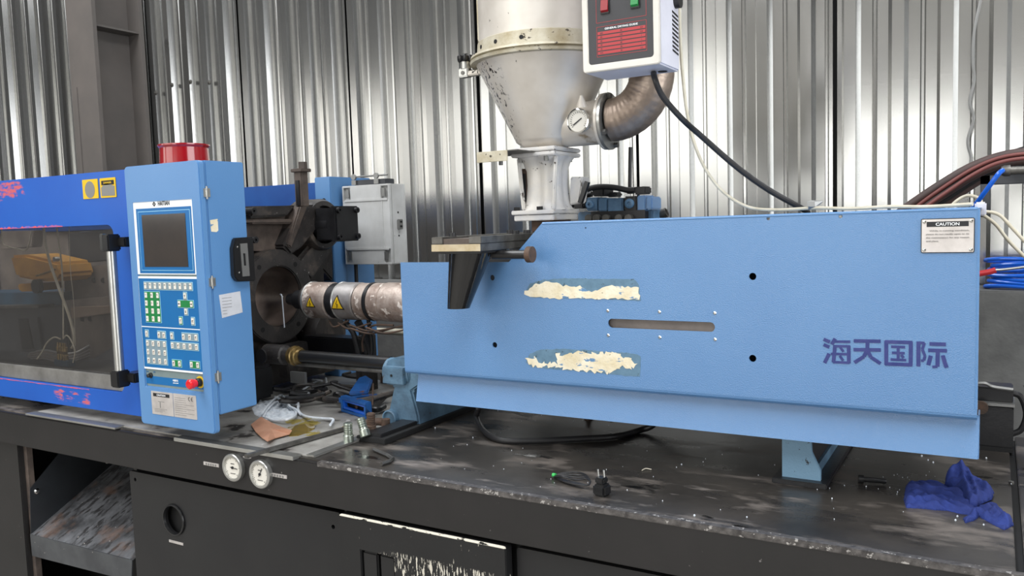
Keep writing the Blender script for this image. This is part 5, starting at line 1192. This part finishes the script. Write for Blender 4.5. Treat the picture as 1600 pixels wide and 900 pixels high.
# white laces and cloth
def heightcloth(name, outl, h, mt, label, cat, Zp=.006, ridge=(), step=.0025, seed=3, amp=.006, freq=40, lift=None):
    pts = [at(x, y, Z=Zp + .004) for x, y in outl]; P = [(p.x, p.y) for p in pts]
    x0, x1 = min(p[0] for p in P), max(p[0] for p in P); y0, y1 = min(p[1] for p in P), max(p[1] for p in P)
    def inside(x, y):
        c = False; n = len(P)
        for i in range(n):
            a, b = P[i], P[(i + 1) % n]
            if (a[1] > y) != (b[1] > y) and x < (b[0] - a[0]) * (y - a[1]) / (b[1] - a[1]) + a[0]: c = not c
        return c
    def edged(x, y):
        d = 9
        for i in range(len(P)):
            a, b = Vector(P[i]), Vector(P[(i + 1) % len(P)]); ab = b - a; t = max(0, min(1, (Vector((x, y)) - a).dot(ab) / max(ab.length_squared, 1e-12)))
            d = min(d, (Vector((x, y)) - a - ab * t).length)
        return d
    q = MB(); nx, ny = int((x1 - x0) / step) + 2, int((y1 - y0) / step) + 2; V = {}
    def vert(i, j):
        if (i, j) in V: return V[i, j]
        x, y = x0 + i * step, y0 + j * step; d = edged(x, y) if inside(x, y) else 0
        e = min(1, d / .017); e = math.sqrt(max(0, 1 - (1 - e) ** 2))
        z = h * e
        for (ax, ay, bx, by, w_, hh) in ridge:
            A, B = Vector(at(ax, ay, Z=Zp + .01)).to_2d(), Vector(at(bx, by, Z=Zp + .01)).to_2d(); ab = B - A
            t = max(0, min(1, (Vector((x, y)) - A).dot(ab) / ab.length_squared)); dd = (Vector((x, y)) - A - ab * t).length
            z += hh * math.exp(-(dd / w_) ** 2) * e
        u_, v_ = x * .93 - y * .36, x * .36 + y * .93
        z += e * amp * (1.1 * abs(noise.noise(Vector((u_ * freq * .35, v_ * freq, seed)))) + .5 * noise.noise(Vector((u_ * freq * 1.1, v_ * freq * 1.4, seed + 5))) - .3)
        v = (q.bm.verts.new((x, y, Zp + max(0.0008, z))), q.bm.verts.new((x, y, Zp)))
        V[i, j] = v; return v
    ins = {(i, j) for i in range(nx) for j in range(ny) if inside(x0 + (i + .5) * step, y0 + (j + .5) * step)}
    for (i, j) in ins:
        a, b, c, d = vert(i, j), vert(i + 1, j), vert(i + 1, j + 1), vert(i, j + 1)
        q.bm.faces.new([a[0], b[0], c[0], d[0]]); q.bm.faces.new([d[1], c[1], b[1], a[1]])
        for (di, dj, u_, v_) in ((0, -1, a, b), (1, 0, b, c), (0, 1, c, d), (-1, 0, d, a)):
            if (i + di, j + dj) not in ins: q.bm.faces.new([u_[0], u_[1], v_[1], v_[0]])
    return q.build(name, mt, label=label, cat=cat, smooth=75)
heightcloth('white_rag', [(394, 636), (405, 626), (425, 624), (440, 630), (452, 634), (464, 642), (463, 650), (450, 655), (430, 656), (412, 653), (398, 646)], .005, M['white'], 'crumpled white cotton rag on the stained plate right of the cabinet', 'rag', .005, amp=.010, freq=60)
lc = thing('white_laces', tuple(at(460, 640, Z=.01)), 'tangled white cotton laces spread over the rag and stained plate', 'laces')
for pts in ([(410, 645), (420, 632), (437, 618), (445, 622), (452, 634), (463, 640), (470, 648)], [(445, 620), (460, 618), (478, 606), (495, 596), (503, 595), (488, 593)], [(455, 628), (462, 620), (473, 622), (488, 610), (505, 603), (510, 598), (509, 591)],
            [(412, 650), (418, 640), (432, 628), (445, 632), (456, 640)], [(466, 630), (466, 640), (472, 648), (485, 652), (505, 654), (520, 655), (519, 660), (516, 664)], [(430, 620), (440, 625), (452, 632), (465, 632), (467, 636)], [(415, 652), (430, 657), (450, 655), (462, 648), (460, 638)]):
    MB().tube([at(x, y, Z=.017 + .005 * math.sin(i * 2.1 + x)) for i, (x, y) in enumerate(pts)], .0040, 8).build('lace', M['white'], lc)
# cardboard scrap
cb = [(392, 663), (408, 651), (424, 660), (440, 667), (456, 672), (452, 678), (430, 684), (418, 689), (410, 684), (400, 675)]
q = MB(); ctr = Vector(at(424, 670, Z=.022)); V = [Vector(at(x, y, Z=.008 + (.016 if i in (1, 4, 7) else .004))) for i, (x, y) in enumerate(cb)]
top = [q.bm.verts.new(v) for v in V]; ct = q.bm.verts.new(ctr); bot = [q.bm.verts.new(v - Vector((0, 0, .0022))) for v in V]; cbv = q.bm.verts.new(ctr - Vector((0, 0, .0022)))
for i in range(len(V)):
    j = (i + 1) % len(V); q.bm.faces.new([top[i], top[j], ct]); q.bm.faces.new([bot[j], bot[i], cbv]); q.bm.faces.new([top[i], bot[i], bot[j], top[j]])
q.build('cardboard_scrap', M['card'], smooth=0, label='torn brown cardboard scrap on the stained plate below the white rag', cat='cardboard')
# oil puddle on the plate
q = MB(); op = [(442, 676), (450, 668), (465, 664), (480, 662), (492, 664), (492, 670), (480, 676), (466, 681), (452, 682)]
q.plate([(at(x, y, Z=.0055).x, at(x, y, Z=.0055).y) for x, y in op], [], 'Z', .0050, .0012); q.build('oil_puddle', M['oil'], label='amber oil puddle on the stained plate beside the cardboard', cat='puddle')

# charger with its cable
chg = thing('plug_adapter', tuple(at(933, 770, Z=.0)), 'black two-pin plug adapter lying on the bed with pins upward', 'power adapter')
p0 = at(937, 776, Z=0.0)
rot = Matrix.Rotation(-.12, 3, 'Z')
MB().box(p0.x - .016, p0.x + .016, p0.y - .004, p0.y + .030, .0, .026, rot).build('adapter_body', M['plastic'], chg, bevel=.005)
MB().box(p0.x - .013, p0.x + .009, p0.y + .004, p0.y + .028, .026, .040, rot).build('plug_block', M['plastic'], chg, bevel=.003)
for dx in (-.010, .004): MB().cyl((p0.x + dx, p0.y + .018, .040), (p0.x + dx - .001, p0.y + .018, .056), .0021, n=10).build('plug_pin', M['steel'], chg)
q = MB()
for k in range(4):
    q.tube([at(866, 742 + k, Z=.006), at(880, 739 + 2 * k, Z=.008 + .003 * k), at(900, 738 + 4 * k, Z=.010), at(915, 742 + 2 * k, Z=.012), at(922, 752, Z=.012), at(918, 758, Z=.01), at(900, 757 - k, Z=.008), at(880, 752 - k, Z=.006), at(868, 745, Z=.005)], .0022, 6, 4)
q.build('bundled_lead', M['rubber'], chg)
MB().lathe(at(868, 743, Z=.008), (-1, .2, 0), [(0, .005), (.008, .005), (.009, .003)], 12).build('green_tip', M['socket'], chg)
# bolt
a, b = Vector(at(1341, 748, Z=.010)), Vector(at(1384, 752, Z=.008))
bt = thing('socket_bolt', tuple(a), 'black socket head bolt lying on the bed left of the blue cloth', 'bolt')
d = (b - a)
MB().lathe(a, d, [(0, .0095), (.011, .0095), (.0112, .0055)], 18).build('bolt_head', M['plastic'], bt)
MB().lathe(a + d.normalized() * .011, d, [(0, .0058), (d.length - .012, .0058), (d.length - .010, .0045)], 14).build('bolt_shank', M['plastic'], bt)
# blue cloth
def z5(x, y): return (1400 + x / 6.925, 710 + y / 6.925)
o1 = [z5(*p) for p in ((105, 330), (190, 290), (330, 285), (460, 305), (600, 345), (700, 420), (820, 520), (860, 575), (1020, 530), (1130, 580), (1250, 670), (1275, 750), (1170, 800), (1060, 745), (960, 690), (900, 655), (840, 700), (750, 725), (725, 680), (800, 640), (700, 625), (560, 590), (430, 585), (300, 570), (110, 560), (85, 470))]
def rg_(a, b, w_, hh): return (*z5(*a), *z5(*b), w_, hh)
heightcloth('blue_work_glove', o1, .010, M['navycloth'], 'crumpled dark blue cloth glove lying flat with a trailing cuff near the bed corner', 'glove', .0, ridge=[rg_((130, 360), (700, 430), .010, .012), rg_((120, 480), (520, 500), .008, .008), rg_((300, 420), (450, 540), .005, .006), rg_((600, 520), (860, 620), .006, .009), rg_((640, 500), (1080, 560), .004, .007), rg_((1000, 580), (1240, 740), .006, .010), rg_((760, 680), (1080, 620), .004, .006)], amp=.011, freq=62, step=.0018)
o2 = [z5(*p) for p in ((525, 330), (540, 230), (600, 190), (700, 180), (790, 220), (850, 300), (960, 350), (1060, 400), (1040, 470), (960, 500), (870, 550), (790, 545), (720, 450), (640, 390))]
heightcloth('blue_work_glove', o2, .022, M['navycloth'], 'bunched-up dark blue cloth glove heaped on top of the flat one', 'glove', .004, ridge=[rg_((570, 270), (700, 260), .016, .022), rg_((700, 250), (800, 520), .006, .012), rg_((780, 280), (900, 500), .005, .009), rg_((800, 330), (1040, 430), .008, .010)], amp=.014, freq=55, step=.0018)
q = MB(); r_ = random.Random(21); c0 = at(1272, 326, Y=.56)
V = [q.bm.verts.new(c0 + Vector((r_.uniform(-.022, .022), r_.uniform(-.015, .015), r_.uniform(-.004, .022)))) for _ in range(14)]
bmesh.ops.convex_hull(q.bm, input=q.bm.verts)
for v in [v for v in q.bm.verts if not v.link_faces]: q.bm.verts.remove(v)
q.build('foil_scrap', M['bracketgrey'], smooth=0, label='small crumpled grey foil scrap on the cover top beside the off-white cable', cat='scrap')
# pellets of resin
r_ = random.Random(3)
q = MB(); spots = [(1505, 755), (1496, 806), (1537, 819), (1493, 812), (1541, 715), (1580, 755), (1057, 729), (1085, 805), (1167, 807), (1300, 778), (1440, 712), (1450, 718), (1458, 722), (739, 683), (680, 668), (778, 641), (1065, 725)]
for px, py in spots:
    p = at(px, py, Z=.003); s_ = r_.uniform(.0014, .0026); q.lathe((p.x, p.y, .0), (0, 0, 1), [(0, s_ * .6), (s_, s_), (s_ * 2, s_ * .5)], 6)
for k in range(90):
    x = r_.choice((r_.gauss(-.12, .05), r_.uniform(-1.3, 0))); y = r_.gauss(.42, .05) if x > -.25 else r_.uniform(.06, .7); s_ = r_.uniform(.0006, .0014)
    q.lathe((x, y, 0), (0, 0, 1), [(0, s_ * .6), (s_, s_), (s_ * 2, s_ * .5)], 5)
q.build('resin_pellets', M['white'], label='tiny white resin pellets scattered over the oily black bed top', cat='pellets', kind='stuff')
a = at(1003, 733, Z=.002)
MB().tube([at(1003, 735, Z=.002), at(1009, 732, Z=.003), at(1018, 733.5, Z=.002)], .0011, 6).build('wire_clipping', M['bone'], label='tiny pale curved clipping on the middle of the bed', cat='clipping')
MB().lathe(at(1580, 756, Z=.0), (0, 0, 1), [(0, .006), (.006, .006)], 6).build('hex_nut', M['dullsteel'], smooth=0, label='small steel nut by the joint at the right end of the bed', cat='nut')

# ------------------------------------------------------------------ what shows through the gate window
IY = .45
def ip(px, py, Y=IY): return at(px, py, Y=Y)
def pris(pts, Y, dp, mt, nm, par, bev=.004):
    return MB().prism([ip(x, y, Y) for x, y in pts], (0, dp, 0)).build(nm, mt, par, bevel=bev)
am = thing('amber_clamp_arm', tuple(ip(60, 470)), 'amber painted clamp casting seen through the dusty gate window', 'machine casting')
pris([(14, 399), (40, 398), (90, 410), (96, 430), (90, 440), (60, 440), (24, 433)], .42, .15, M['amber'], 'casting_body', am, .012)
pris([(26, 444), (60, 443), (55, 455), (30, 456)], .44, .12, M['amber'], 'lower_lug', am, .006)
q = ip(88, 405, .41); MB().cyl((q.x, .42, q.z), (q.x, .40, q.z), .010, n=14).build('bolt', M['steel'], am)
MB().cyl(ip(57, 431, .41), ip(86, 421, .41), .004, n=8).build('clamp_pin', M['brass'], am)
MB().lathe(ip(62, 447, .42), (0, -1, 0), [(0, .03), (.02, .03), (.02, .016)], 20).build('ring_fitting', M['castblack'], am)
mp = thing('clamping_unit', (-3.4, .6, .03), 'dark clamping unit with mould plates, teal beam and tie bars behind the gate window', 'machine unit')
pris([(95, 470), (185, 462), (190, 572), (105, 556)], .50, .35, M['inner'], 'mould_plate', mp, .004)
pris([(110, 480), (182, 478), (182, 488), (112, 498)], .47, .03, mat('tan_mould_strip', (150, 132, 116), .5, var=(130, 112, 98)), 'mould_strip', mp, .002)
pris([(105, 365), (200, 355), (200, 405), (108, 412)], .62, .1, M['innerdark'], 'upper_plate', mp, .004)
pris([(100, 418), (200, 412), (200, 470), (100, 474)], .58, .1, M['inner'], 'middle_plate', mp, .004)
for px in (148, 162, 174): MB().cyl(ip(px, 438, .578), ip(px, 438, .588), .012, n=14).build('bolt_hole', M['dark'], mp)
for px in (130, 142): MB().cyl(ip(px, 498, .498), ip(px, 498, .51), .012, n=14).build('bolt_hole', M['dark'], mp)
bb = mp
pris([(-60, 458), (92, 457), (100, 480), (-60, 478)], .52, .2, M['innerblue'], 'upper_beam', bb, .004)
pris([(-60, 480), (98, 478), (108, 556), (-60, 556)], .48, .25, M['innerdark'], 'lower_block', bb, .006)
pris([(28, 498), (44, 498), (52, 545), (34, 546)], .472, .01, M['dark'], 'slot', bb, .002)
pris([(44, 498), (58, 496), (66, 548), (54, 548)], .465, .02, M['innerdark'], 'web', bb, .002)
pris([(-60, 479), (60, 477), (60, 481), (-60, 483)], .45, .08, M['dullsteel'], 'top_flange', bb, .001)
pris([(2, 361), (52, 360), (50, 386), (2, 390)], .60, .05, M['inner'], 'top_panel', bb, .003)
lt = mp
MB().cyl((-3.7, .34, .10), (-2.50, .34, .10), .035, n=24).build('tie_bar', M['innerdark'], lt)
MB().cyl((-3.7, .75, .60), (-2.50, .75, .60), .035, n=24).build('tie_bar', M['innerdark'], lt)
HM = M['bone']
cable('air_tube', [ip(68, 345, .25), ip(70, 375, .25), ip(78, 410, .24), ip(92, 450, .23), ip(105, 485, .22), ip(114, 515, .22), ip(116, 535, .22), ip(112, 544, .22)], .0050, HM, 'thicker beige tube hanging behind the gate window to the brass manifold', 'tube', 'beige tubes behind the gate window')
cable('air_tube', [ip(88, 345, .26), ip(91, 375, .26), ip(96, 410, .26), ip(98, 450, .25), ip(99, 490, .24), ip(99, 530, .22)], .0030, HM, 'thin beige tube hanging straight beside the thicker one behind the window', 'tube', 'beige tubes behind the gate window')
cable('air_tube', [ip(95, 530, .21), ip(85, 527, .20), ip(74, 535, .20), ip(66, 550, .19), ip(58, 561, .18)], .0030, HM, 'short beige tube arching left from the brass manifold', 'tube', 'beige tubes behind the gate window')
cable('air_tube', [ip(100, 528, .21), ip(104, 524, .20), ip(110, 530, .20), ip(117, 548, .19), ip(114, 567, .18)], .0024, HM, 'short beige tube arching right from the brass manifold', 'tube', 'beige tubes behind the gate window')
cable('air_tube', [ip(2, 345, .30), ip(4, 379, .30), ip(16, 386, .30), ip(28, 389, .30), ip(42, 389, .30), ip(50, 360, .32)], .0030, HM, 'short beige tube sagging at the upper left behind the window', 'tube', 'beige tubes behind the gate window')
cable('thin_wire', [ip(108, 350, .12), ip(110, 420, .12), ip(115, 470, .12), ip(118, 540, .12)], .0010, HM, 'very thin upright wire behind the gate window', 'wire')
mf = thing('brass_manifold', tuple(ip(100, 560, .2)), 'small brass fitting manifold standing behind the gate window sill', 'fitting')
for i, px in enumerate((93, 97, 101, 104)):
    MB().lathe(ip(px, 562 + i * .6, .20), (-.03, 0, 1), [(0, .008), (.02, .008), (.022, .006), (.032, .0065), (.034, .008), (.05, .008), (.052, .005), (.066, .004)], 12).build('brass_nipple', M['brass'], mf)
MB().box(ip(88, 566, .2).x, ip(110, 566, .2).x, .19, .22, ip(98, 572, .2).z, ip(98, 562, .2).z).build('manifold_base', M['innerblue'], mf, bevel=.003)
gh = thing('grey_hose_bundle', tuple(ip(80, 555, .3)), 'grey dusty hoses bundled on the machine floor behind the brass manifold', 'hoses')
for k in range(7):
    MB().tube([ip(48 - k, 552 + k * 1.5, .32), ip(70, 548 + k * 2, .30), ip(95, 552 + k * 2.4, .28), ip(118, 551 + k * 2, .30), ip(140, 540 + k * 2.6, .34)], .0055, 8).build('hose', M['inner' if k % 2 else 'bracketgrey'], gh)
sp = thing('sloping_guard_plate', tuple(ip(150, 570, .3)), 'dark sloping plate at the lower right behind the gate window', 'plate')
MB().prism([(-3.1, .20, .055), (-2.45, .20, .055), (-2.45, .55, .19), (-3.1, .55, .19)], (0, 0, -.01)).build('plate', M['innerdark'], sp)
# cluttered ledge under the barrel, far side
lg = thing('rear_pipe', (-2.0, 1.5, .1), 'pale horizontal pipe in front of the low concrete wall under the barrel', 'pipe')
z = at(608, 518, Y=1.5).z
MB().cyl((-3.0, 1.5, z), (-1.6, 1.5, z), .016, n=16).build('pipe', M['bone'], lg)
for xx in (-2.8, -1.7): MB().box(xx - .01, xx + .01, 1.5, 1.66, z - .01, z + .01).build('pipe_bracket', M['dullsteel'], lg)
rp = thing('rear_scrap_pile', (-2.05, 1.1, .0), 'small heap of brown scrap and wires on the bed behind the rod support', 'scrap')
r_ = random.Random(8)
for k in range(10):
    x, y = -1.98 + r_.uniform(-.10, .16), .86 + r_.uniform(0, .07)
    q = MB(); q.box(x - .02, x + .02, y - .012, y + .012, .006, .02 + r_.uniform(.01, .05), Matrix.Rotation(r_.uniform(-1, 1), 3, 'Z') @ Matrix.Rotation(r_.uniform(-.5, .5), 3, 'X')); q.build('scrap_piece', M[r_.choice(('rust', 'inner', 'card', 'castbrown'))], rp)
for o in list(COL.objects):
    if '_l' in o: del o['_l']
